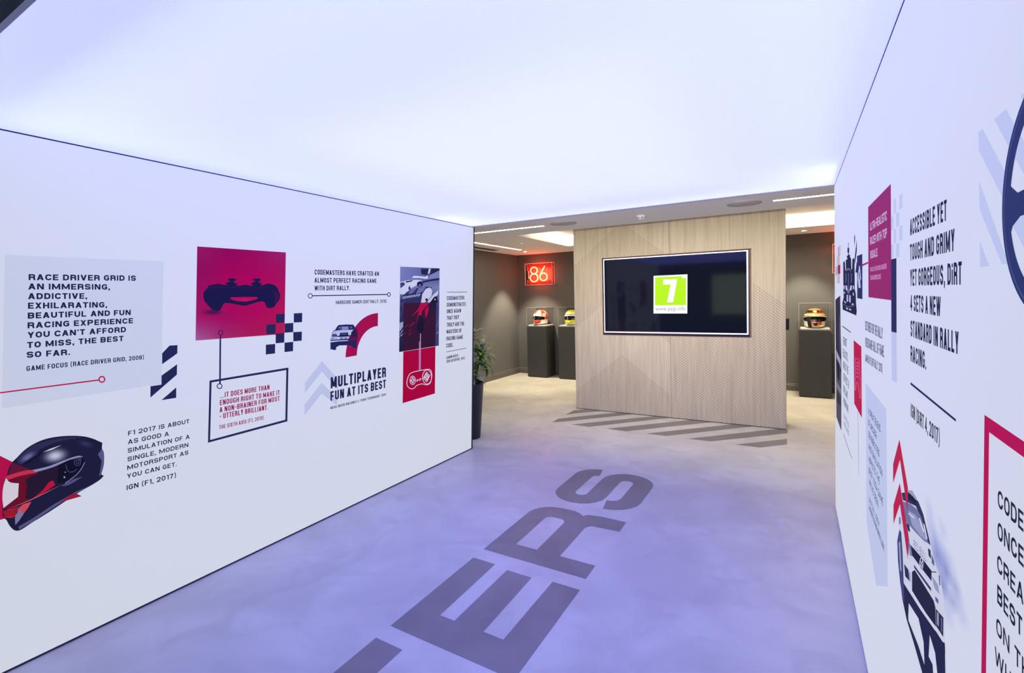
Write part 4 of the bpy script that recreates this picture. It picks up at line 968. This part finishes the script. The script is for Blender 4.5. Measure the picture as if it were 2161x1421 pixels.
a.poly([(300, 500), (400, 468), (330, 560), (260, 590), (240, 560)], (96, 100, 160), 3).poly([(430, 470), (560, 450), (520, 530), (420, 580), (380, 580)], (104, 108, 168), 3)
a.poly([(475, 745), (500, 590), (560, 490), (640, 460), (685, 520), (670, 620), (600, 700), (540, 745)], (196, 199, 234), 4).poly([(600, 720), (700, 600), (800, 510), (790, 600), (700, 690), (650, 745), (610, 745)], (190, 193, 230), 3)
a.ell(578, 690, 24, 26, (26, 26, 60), 5).poly([(640, 745), (720, 640), (770, 620), (790, 745)], (22, 22, 54), 4).ell(738, 688, 12, 14, (200, 200, 230), 5)
for i in range(7): x_ = 130+i*48; a.line([(x_, 680-i*8), (x_+14, 640-i*8), (x_+38, 636-i*8), (x_+26, 668-i*8)], 9, (190, 194, 232), 4)
a.poly([(72, 1130), (140, 1100), (150, 1180), (75, 1290)], (150, 154, 206), 1).line([(80, 1340), (150, 1240)], 12, (140, 144, 200), 1).line([(78, 1380), (145, 1330)], 10, (170, 174, 220), 1)
a.line([(760, 1330), (806, 1290)], 14, (120, 124, 180), 1).line([(762, 1200), (806, 1080)], 10, (100, 104, 160), 1)
for k in range(8): a.line([(80+k*14, 1010-k*60), (150+k*8, 900-k*52)], 6, (74, 78, 136), 1)
a.poly([(148, 750), (762, 742), (740, 1565), (130, 1650)], (50, 20, 52), 5)
a.poly([(150, 752), (400, 750), (330, 1000), (150, 1090)], (58, 20, 54), 6).poly([(640, 748), (762, 742), (758, 900), (640, 960)], (36, 24, 60), 6)
a.poly([(470, 745), (640, 745), (560, 830), (500, 900), (480, 980), (430, 985), (400, 1080), (375, 1180), (410, 1000), (440, 890), (300, 1010), (430, 850)], (176, 8, 74), 7)
a.poly([(545, 880), (612, 800), (618, 900), (570, 1040), (555, 1000)], (170, 10, 72), 7).poly([(470, 990), (520, 1040), (530, 1240), (470, 1330), (390, 1240), (410, 1100)], (22, 20, 46), 8)
for q in [[(250, 1200), (355, 1100), (345, 1140), (265, 1205)], [(235, 1290), (290, 1240), (270, 1280)], [(150, 1230), (240, 1145), (225, 1175)], [(155, 1330), (190, 1290), (180, 1320)], [(235, 1350), (330, 1290), (250, 1360)]]: a.poly(q, (160, 14, 60), 7)
a.line([(560, 1180), (720, 980)], 6, (92, 18, 56), 7).line([(470, 1310), (560, 1200)], 8, (110, 16, 60), 7)
a.build('print_race_picture', 'printed collage of racing cars with a dark red overlay', wall_left)
ZS = (835, 695, 8.61)
a = LP(ZS)
a.poly([(138, 408), (722, 316), (713, 1170), (127, 1346)], (166, 0, 62), 1)
WL = (232, 218, 244)
a.line([(452, 55), (446, 745)], 13, (190, 150, 214), 9).line([(432, 222), (428, 748)], 13, (176, 132, 204), 9)
a.curve([(255, 815), (300, 780), (560, 730), (640, 730), (665, 860), (620, 1010), (520, 1010), (490, 990), (375, 1020), (340, 1080), (270, 1090), (200, 1030), (210, 890), (255, 815)], 60, 11, WL, 9)
a.ring(570, 870, 82, 10, WL, 9, 128).ring(308, 930, 50, 9, WL, 9, 78)
a.line([(308, 875), (308, 985)], 32, WL, 9).line([(270, 940), (346, 922)], 32, WL, 9).line([(308, 890), (308, 970)], 12, (150, 20, 92), 10).line([(284, 937), (334, 925)], 12, (150, 20, 92), 10)
for cx_, cy_ in ((396, 930), (446, 914)): a.line([(cx_-14, cy_+20), (cx_+14, cy_-20)], 24, WL, 9).line([(cx_-9, cy_+12), (cx_+9, cy_-12)], 10, (166, 0, 62), 10)
for x0_, y0_, x1_, y1_ in ((515, 895, 568, 805), (558, 935, 604, 845)):
    a.line([(x0_-7, y0_+18), (x1_+7, y1_-18)], 42, WL, 9)
    for X, Y in ((x0_, y0_), (x1_, y1_)): a.ell(X, Y, 9, 15, (130, 40, 120), 10)
    a.line([(x0_+18, y0_-30), (x1_-18, y1_+30)], 14, (190, 10, 62), 10)
a.build('print_gamepad_outline', 'crimson strip with a white outline of an old cabled gamepad', wall_left)
T(LP(Z3), [('CODEMASTERS', 1236, 370, 1381, 365), ('DEMONSTRATES', 1236, 425, 1392, 418), ('ONCE AGAIN', 1235, 480, 1353, 472), ('THAT THEY', 1235, 535, 1337, 527), ('TRULY ARE THE', 1235, 592, 1380, 580), ('MASTERS OF', 1234, 649, 1358, 638),
          ('RACING GAME', 1233, 707, 1369, 692), ('CODE.', 1232, 766, 1288, 758)], 33, sw=.17).build('print_lettering', 'narrow column of navy text by the end of the wall', wall_left)
T(LP(Z3), [('GAMING NEXUS', 1232, 861, 1330, 840), ('(GRID AUTOSPORT, 2014)', 1231, 893, 1386, 862)], 23, sw=.16).build('print_lettering', 'small navy source lines under the narrow column', wall_left)
LP(Z3).line([(1238, 304), (1404, 301)], 4, NAVY, 3).line([(1232, 802), (1399, 769)], 4, NAVY, 3).build('print_line', 'two thin navy rules', wall_left)

# ------------------------------------------------------------------ prints on the right wall
Y1, Y2, Y3, Y7, Y8, YP = (1760, 500, 5.465), (1755, 620, 4.733), (1770, 820, 5.4615), (1750, 350, 2.583), (1860, 880, 2.628), (1810, 380, 5.08)
T(RPn(Y7), [('ACCESSIBLE YET', 440, 381, 640, 298, 88), ('TOUGH AND GRIMY', 440, 518, 683, 464, 88), ('YET GORGEOUS, DiRT', 441, 655, 722, 648, 88), ('4 SETS A NEW', 442, 790, 607, 822, 86), ('STANDARD IN RALLY', 443, 930, 705, 1030, 88), ('RACING.', 443, 1065, 528, 1113, 86)], 88, sw=.17)\
    .build('print_lettering', 'large navy quotation starting ACCESSIBLE YET', wall_right)
T(RPn((1922, 870, 1)), [('IGN (DiRT 4, 2017)', 0, 9, 61, 72, 28)], 28, sw=.15).build('print_lettering', 'navy source line under the thick slanting rule', wall_right)
RPn(Y7).poly([(443, 1180), (690, 1382), (690, 1396), (443, 1193)], NAVY, 3).build('print_line', 'thick slanting navy rule', wall_right)
RPn(YP).poly([(112, 292), (355, 42), (362, 1290), (115, 1257)], (146, 34, 104), 2).build('print_panel', 'tall crimson quotation panel', wall_right)
T(RPn(YP), [('ULTRA-REALISTIC', 133, 547, 312, 430, 84), ('RACER WITH TOP', 133, 700, 312, 615, 84), ('VISUALS.', 133, 848, 215, 818, 84)], 84, (220, 190, 236), .16, 4).build('print_lettering', 'white quotation ULTRA-REALISTIC RACER WITH TOP VISUALS', wall_right)
T(RPn(YP), [('OFFICIAL PLAYSTATION 2 MAGAZINE', 135, 985, 310, 950), ('(TOCA RACE DRIVER, 2003)', 135, 1073, 248, 1061)], 46, (210, 160, 218), .15, 4).build('print_lettering', 'small white source line on the crimson panel', wall_right)
a = RPn(YP)
for x0_, x1_, y0_, y1_, sl in [(385, 412, 218, 368, -.8), (445, 480, 170, 322, -.8), (358, 385, 400, 545, -.6), (412, 445, 358, 508, -.6), (385, 412, 532, 684, -.4), (445, 480, 498, 656, -.4), (358, 385, 695, 843, -.25), (412, 445, 684, 832, -.2)]:
    dy = sl*(x1_-x0_); a.poly([(x0_, y0_), (x1_, y0_+dy), (x1_, y1_+dy), (x0_, y1_)], (190, 196, 238), 0)
a.build('print_chequer', 'faint lavender chequered squares', wall_right)
RPn(YP).poly([(358, 852), (415, 838), (417, 1640), (361, 1626)], NAVY, 0).poly([(361, 1626), (417, 1640), (421, 2180), (365, 2140)], (188, 194, 238), 0).build('print_bar', 'navy upright bar with a lavender tail', wall_right)
a = RPn(Y1); FN = (24, 26, 66)
a.poly([(100, 840), (97, 760), (112, 700), (108, 600), (106, 300), (118, 275), (127, 300), (130, 390), (138, 380), (136, 270), (155, 255), (146, 225), (160, 215), (162, 185), (155, 180), (155, 130), (163, 125), (163, 65), (168, 65), (168, 125), (175, 130), (175, 180), (170, 188), (172, 212), (186, 205), (185, 235), (197, 250), (200, 380), (208, 370),
        (212, 262), (225, 240), (236, 265), (240, 600), (252, 660), (254, 760), (262, 850), (258, 908)], FN, 2)
for q in [[(132, 560), (150, 562), (158, 625), (135, 612)], [(178, 625), (190, 560), (206, 562), (204, 612)], [(146, 672), (160, 668), (162, 745), (146, 750)], [(176, 668), (192, 680), (192, 762), (176, 752)], [(140, 815), (162, 822), (160, 840), (140, 832)],
          [(174, 825), (196, 835), (198, 852), (176, 845)], [(110, 565), (122, 560), (124, 600), (112, 604)], [(218, 560), (232, 570), (230, 610), (218, 600)], [(114, 640), (126, 630), (126, 655), (116, 660)], [(218, 640), (230, 650), (228, 680), (218, 676)],
          [(118, 735), (140, 760), (136, 770), (118, 755)], [(205, 770), (228, 770), (226, 785), (205, 790)]]: a.poly(q, (190, 195, 232), 3)
for q in [[(132, 400), (150, 370), (166, 355), (180, 370), (206, 402), (180, 388), (166, 380), (150, 388)], [(134, 420), (142, 420), (142, 530), (134, 530)], [(196, 420), (204, 420), (204, 530), (196, 530)], [(164, 420), (170, 420), (170, 740), (164, 740)]]: a.poly(q, (104, 108, 168), 3)
a.curve([(112, 780), (165, 815), (235, 790)], 30, 6, (104, 108, 168), 3).ell(166, 632, 14, 24, (104, 108, 168), 3).ell(168, 690, 8, 30, (40, 42, 90), 4)
a.build('print_racing_car_picture', 'printed top view of an open-wheel racing car', wall_right)
a = RPn(Y1)
a.poly([(266, 222), (326, 197), (328, 720), (268, 708)], (34, 40, 92), 1).poly([(232, 0), (242, -30), (244, 40), (236, 110)], (50, 56, 116), 1).poly([(262, 30), (264, 160), (240, 330), (236, 260), (252, 120)], (44, 50, 110), 1).poly([(262, 290), (280, 300), (268, 412), (246, 414)], (34, 40, 92), 2)
a.poly([(290, 330), (300, 345), (312, 480), (302, 510), (308, 590), (284, 590), (272, 470), (284, 380)], (180, 188, 234), 2).poly([(290, 400), (300, 420), (298, 500), (288, 480)], (90, 96, 160), 3)
a.poly([(305, 330), (325, 318), (394, 288), (394, 308), (328, 338)], (160, 20, 72), 3)
a.build('print_panel', 'narrow navy panel tied to the crimson one by a red line', wall_right)
a = RPn(Y1)
for x0_, x1_, y0_, y1_ in [(48, 55, 122, 220), (60, 72, 105, 208), (38, 46, 234, 322), (52, 62, 218, 312), (48, 56, 336, 430), (38, 47, 438, 530), (56, 64, 430, 534)]: a.line([(x0_, y0_), (x1_, y0_-3), (x1_, y1_), (x0_, y1_+2)], 3, (166, 40, 100), 2, True)
a.poly([(46, 326), (72, 320), (72, 424), (46, 430)], (150, 24, 66), 2).poly([(18, 345), (46, 335), (46, 420), (18, 455)], (168, 172, 206), 1)
a.build('print_chequer', 'small red chequered squares at the far end of the right wall', wall_right)
a = RPn(Y2)
a.poly([(38, 62), (60, 40), (86, 20), (90, 380), (97, 600), (97, 1372), (48, 1232), (42, 600)], (46, 40, 66), 1).poly([(86, 200), (90, 400), (94, 640), (80, 560), (74, 380), (78, 240)], (78, 74, 108), 2).poly([(44, 560), (90, 660), (95, 760), (78, 700), (48, 640)], (158, 156, 186), 2)
a.poly([(46, 690), (95, 800), (97, 1372), (48, 1232)], (78, 74, 92), 2).poly([(50, 700), (66, 690), (80, 790), (78, 880), (60, 840)], (26, 24, 40), 3).poly([(50, 960), (90, 1040), (95, 1130), (52, 1080)], (52, 48, 64), 3).poly([(52, 880), (94, 960), (92, 1010), (52, 930)], (128, 124, 150), 3)
a.build('print_photo_strip', 'dark rocky photograph strip at the far end of the right wall', wall_right)
RPn(Y1).line([(97, 1030), (192, 1103)], 9, (22, 24, 60), 2).build('print_line', 'short slanting navy rule', wall_right)
T(RPn(Y2), [('THE MOST', 113, 505, 151, 538, 78), ('REALISTIC,', 113, 625, 163, 682, 78), ('ONE OF THE', 115, 745, 166, 812, 76), ('DEEPEST &', 117, 860, 173, 955, 74), ('BRILLIANT', 118, 980, 162, 1066, 74), ('PRESENTATION.', 118, 1098, 167, 1200, 70)], 78, (70, 74, 128), .15).build('print_lettering', 'narrow column of navy text by the photograph strip', wall_right)
T(RPn(Y2), [('COMPUTER &', 120, 1232, 172, 1345, 45), ('VIDEO GAMES', 122, 1310, 173, 1425, 45)], 45, (96, 100, 156), .14).build('print_lettering', 'small source line under the narrow column', wall_right)
RPn(Y3).line([(53, 525), (150, 808)], 4, (60, 62, 110), 2).line([(221, 200), (230, 1005)], 3, (120, 124, 176), 1).build('print_line', 'two hairline rules under the crimson strip', wall_right)
a = RPn(Y2).poly([(220, 465), (297, 530), (302, 1242), (226, 1098)], (186, 16, 74), 2)
a.curve([(236, 750), (234, 660), (244, 640), (256, 655), (268, 650), (278, 690), (286, 900), (290, 1045), (283, 1050), (262, 890), (250, 880), (238, 970), (232, 960), (236, 750)], 12, 4, (222, 110, 172), 4)
for cy_ in (690, 720, 752, 790, 830): a.ell(255, cy_, 8, 12, (206, 80, 150), 4).ell(268, cy_+8, 4, 9, (206, 80, 150), 4)
a.build('print_gamepad_outline', 'crimson strip with a pink outline of a game controller', wall_right)
RPn((1826, 810, 1)).poly([(.6, -2), (44.4, 54), (47.3, 428.5), (23, 426), (3, 294)], (190, 196, 240), 0).build('print_panel', 'tall lavender panel of the right wall', wall_right)
DB = (52, 60, 130)
T(RPn(Y7), [('DESTINED FOR THE RALLY', 196, 895, 291, 946, 50), ('VIDEOGAME HALL OF FAME.', 196, 985, 300, 1046, 50), ('GAMERLIVE (DiRT RALLY, 2016)', 196, 1066, 290, 1131, 40)], 50, DB, .14).build('print_lettering', 'navy quotation about the rally videogame hall of fame', wall_right)
T(RPn(Y3), [('A GREAT BLEND', 340, 287, 480, 512), ('OF ARCADE-', 341, 422, 441, 600), ('SENSIBILITIES', 343, 557, 468, 797), ('AND SIMULATION', 345, 695, 502, 1028), ('ASPECTS. THE', 346, 837, 471, 1113), ('BEST TOCA GAME', 348, 968, 509, 1362), ("WE'VE SEEN.", 350, 1103, 459, 1392)], 72, DB, .15).build('print_lettering', 'navy quotation on the lavender panel', wall_right)
T(RPn((1780, 1000, 3.375)), [('OFFICIAL XBOX', 183, 198, 256, 388, 38), ('MAGAZINE (TOCA RACE DRIVER 2, 2004)', 184, 256, 290, 560, 38)], 38, DB, .14).build('print_lettering', 'small navy source lines on the lavender panel', wall_right)
# rally car coming towards us
a = RPn(Y8)
DW, D1, D2, D3 = (212, 215, 247), (194, 198, 240), (168, 173, 228), (140, 146, 212)
a.blend([(225, 400), (330, 480), (510, 1200), (350, 1200)], [[DW, DW, DW, DW, DW], [DW, D1, DW, DW, DW], [D1, D1, DW, D1, DW], [D1, D2, D1, DW, DW], [D2, D3, D2, D1, DW], [D2, D2, D3, D1, DW], [D2, D3, D1, D2, DW],
        [D1, D1, D2, D1, DW], [DW, D1, DW, D1, DW], [DW, DW, DW, DW, DW]], 0)
a.poly([(112, 425), (150, 403), (190, 440), (215, 482), (240, 560), (262, 640), (275, 715), (292, 790), (325, 890), (345, 1000), (351, 1180), (352, 1262), (300, 1190), (215, 1080), (128, 935), (105, 900), (92, 800), (86, 690), (98, 620), (100, 540)], (204, 206, 238), 2)
a.poly([(118, 470), (160, 482), (215, 528), (245, 600), (270, 708), (238, 690), (190, 642), (132, 575), (118, 530)], (108, 112, 166), 3).poly([(150, 520), (190, 545), (230, 620), (252, 690), (215, 660), (170, 600)], (150, 154, 200), 4)
a.poly([(112, 422), (150, 418), (205, 470), (232, 540), (268, 690), (272, 712), (262, 705), (222, 560), (190, 495), (120, 462)], (44, 46, 88), 4)
a.poly([(150, 418), (150, 452), (194, 492), (190, 462)], (22, 24, 56), 5).poly([(142, 408), (170, 408), (195, 450), (192, 462), (160, 425)], (150, 154, 200), 6)
a.poly([(205, 560), (214, 565), (240, 640), (232, 640)], (220, 222, 246), 5).poly([(232, 590), (240, 600), (256, 680), (248, 676)], (220, 222, 246), 5).line([(150, 535), (182, 562)], 6, (220, 222, 246), 5)
a.poly([(163, 712), (222, 780), (278, 855), (278, 912), (228, 848), (168, 766)], (26, 28, 62), 4).ell(222, 815, 11, 37, (190, 192, 226), 6).ell(222, 815, 7, 29, (60, 64, 120), 7).line([(217, 800), (222, 822), (227, 800)], 3, (210, 212, 240), 8).line([(216, 820), (220, 838), (222, 826), (224, 838), (228, 820)], 3, (210, 212, 240), 8)
a.poly([(170, 860), (185, 850), (290, 1020), (300, 1060), (302, 1165), (240, 1080), (170, 965)], (30, 32, 64), 4).poly([(126, 815), (150, 850), (156, 912), (132, 885)], (40, 42, 82), 4).poly([(152, 855), (163, 868), (163, 918), (155, 912)], (160, 164, 208), 5)
a.poly([(302, 1065), (344, 1115), (343, 1222), (303, 1160)], (34, 36, 74), 4).poly([(308, 1080), (318, 1092), (318, 1165), (308, 1150)], (150, 154, 200), 5).poly([(330, 1110), (338, 1122), (337, 1200), (330, 1190)], (90, 94, 150), 5)
a.poly([(180, 820), (275, 950), (276, 970), (182, 838)], (52, 54, 100), 4).line([(132, 915), (345, 1250)], 7, (210, 212, 244), 5)
a.poly([(128, 640), (142, 600), (155, 690), (150, 770), (138, 720)], (92, 96, 150), 4).poly([(150, 690), (162, 710), (172, 775), (158, 768)], (120, 124, 176), 5).poly([(138, 585), (154, 600), (160, 640), (148, 632)], (34, 36, 80), 5)
a.poly([(258, 728), (272, 740), (276, 790), (262, 770)], (40, 42, 84), 4).poly([(278, 760), (292, 800), (294, 830), (280, 812)], (84, 88, 142), 4).line([(276, 860), (305, 862)], 5, (26, 28, 62), 5)
a.poly([(280, 880), (315, 935), (322, 985), (300, 960), (288, 930)], (150, 154, 200), 4).poly([(298, 995), (316, 1015), (316, 1040), (300, 1020)], (90, 94, 150), 4).line([(320, 880), (324, 935)], 5, (60, 64, 120), 4)
a.poly([(88, 690), (100, 625), (110, 640), (118, 760), (124, 930), (128, 1030), (118, 1010), (104, 920), (92, 800)], (62, 66, 124), 4).poly([(96, 700), (104, 690), (112, 860), (104, 850)], (150, 154, 206), 5).poly([(97, 560), (106, 555), (108, 590), (98, 600)], (110, 114, 170), 4)
a.poly([(104, 880), (128, 930), (215, 1068), (300, 1190), (352, 1262), (354, 1310), (300, 1250), (268, 1213), (205, 1118), (152, 1034), (136, 1010), (112, 965)], (30, 33, 74), 3)
a.poly([(104, 905), (130, 935), (152, 1030), (149, 1108), (150, 1130), (205, 1270), (246, 1400), (250, 1440), (232, 1440), (178, 1250), (140, 1125), (116, 1010)], (30, 33, 74), 3)
a.poly([(205, 1115), (268, 1210), (262, 1330), (284, 1375), (288, 1440), (240, 1440), (238, 1350), (234, 1250)], (30, 33, 74), 3)
a.poly([(268, 1210), (300, 1185), (352, 1258), (355, 1440), (312, 1440), (298, 1310)], (30, 33, 74), 3)
q = RPn(Y8)
a.text('Red Bull'.upper(), 178, 722, 250, 806, 42, (130, 134, 186), .14, 6)
a.build('print_rally_car_picture', 'printed picture of a white rally car raising dust', wall_right)
RPn(Y8).poly([(65, 368), (65, 262), (100, 125), (147, 395), (145, 530), (103, 238)], (184, 26, 78), 12).poly([(67, 595), (67, 490), (102, 367), (150, 660), (146, 790), (103, 485)], (184, 26, 78), 12).build('print_chevrons', 'two crimson upward chevrons beside the rally car', wall_right)
Y6 = (2040, 860, 2.529)
RPn(Y6).poly([(95, 40), (900, 586), (900, 699), (120, 133), (103, 1425), (78, 1425)], (180, 10, 86), 1).build('print_frame', 'large crimson outlined box at the near end', wall_right)
T(RPn(Y6), [('CODEMASTERS', 166, 530, 303, 668, 94, 'CODE'), ('ONCE AGAIN', 165, 700, 304, 858, 94, 'ONCE'), ('CREATES THE', 163, 872, 303, 1058, 92, 'CREA'), ('BEST', 163, 1040, 296, 1235, 98), ('ON THE', 158, 1205, 228, 1318, 90, 'ON'), ('WHEELS.', 150, 1362, 232, 1505, 90, 'WE')], 94, (30, 34, 74), .16)\
    .build('print_lettering', 'large navy words CODE, ONCE, CREA, BEST cut by the picture edge', wall_right)
Y9 = (2050, 180, 2.732); SL = (190, 197, 242)
RPn(Y9).poly([(40, 270), (65, 252), (190, 490), (230, 560), (230, 740), (185, 660), (42, 375)], SL, 0).poly([(131, 195), (200, 137), (340, 390), (340, 580), (220, 365)], SL, 0).poly([(283, 62), (360, -10), (400, 60), (400, 270)], SL, 0)\
    .poly([(44, 550), (215, 1032), (175, 1032), (48, 718)], SL, 0).poly([(48, 895), (103, 1042), (50, 1050)], SL, 0).poly([(225, 760), (300, 720), (340, 780), (340, 1010), (232, 800)], SL, 0).build('print_stripes', 'pale lavender diagonal stripes behind the steering wheel', wall_right)
a = RPn(Y9); WY, WZ = .7908, 1.6648
def wp(pts, col, lay=2):        # outline given in metres on the wall, about the wheel centre
    a.k += 1; P = [(XR-.0006-a.k*8e-6, WY+u, WZ+v) for u, v in pts]
    a._add(P, tessellate_polygon([[Vector((u, v, 0)) for u, v in pts]]), [tint(col)]*len(pts))
WC = (42, 52, 108); NS = 72
for r_o, r_i, c_ in ((.1549, .126, WC), (.1500, .1465, (64, 76, 136))):
    a.k += 1; P = []; F = []
    for q in range(NS):
        t = 2*math.pi*q/NS; P += [(XR-.0006-a.k*8e-6, WY+r_o*math.cos(t), WZ+r_o*math.sin(t)), (XR-.0006-a.k*8e-6, WY+r_i*math.cos(t), WZ+r_i*math.sin(t))]
        b = 2*q; e = (2*q+2) % (2*NS); F += [(b, b+1, e+1), (b, e+1, e)]
    a._add(P, F, [tint(c_)]*len(P))
for sg in (1, -1):
    wp([(sg*.133, .034), (sg*.122, .024), (sg*.10, .012), (sg*.03, .014), (sg*.03, -.020), (sg*.09, -.020), (sg*.115, -.030), (sg*.122, -.040), (sg*.131, -.052), (sg*.136, 0)], WC)
wp([(-.014, -.02), (.014, -.02), (.011, -.132), (-.011, -.132)], WC)
wp([(.044*math.cos(2*math.pi*q/28), .044*math.sin(2*math.pi*q/28)) for q in range(28)], (52, 62, 120))
wp([(.024*math.cos(2*math.pi*q/24), .024*math.sin(2*math.pi*q/24)) for q in range(24)], (84, 96, 156))
a.build('print_steering_wheel', 'dark steering wheel printed at the near end of the right wall', wall_right)
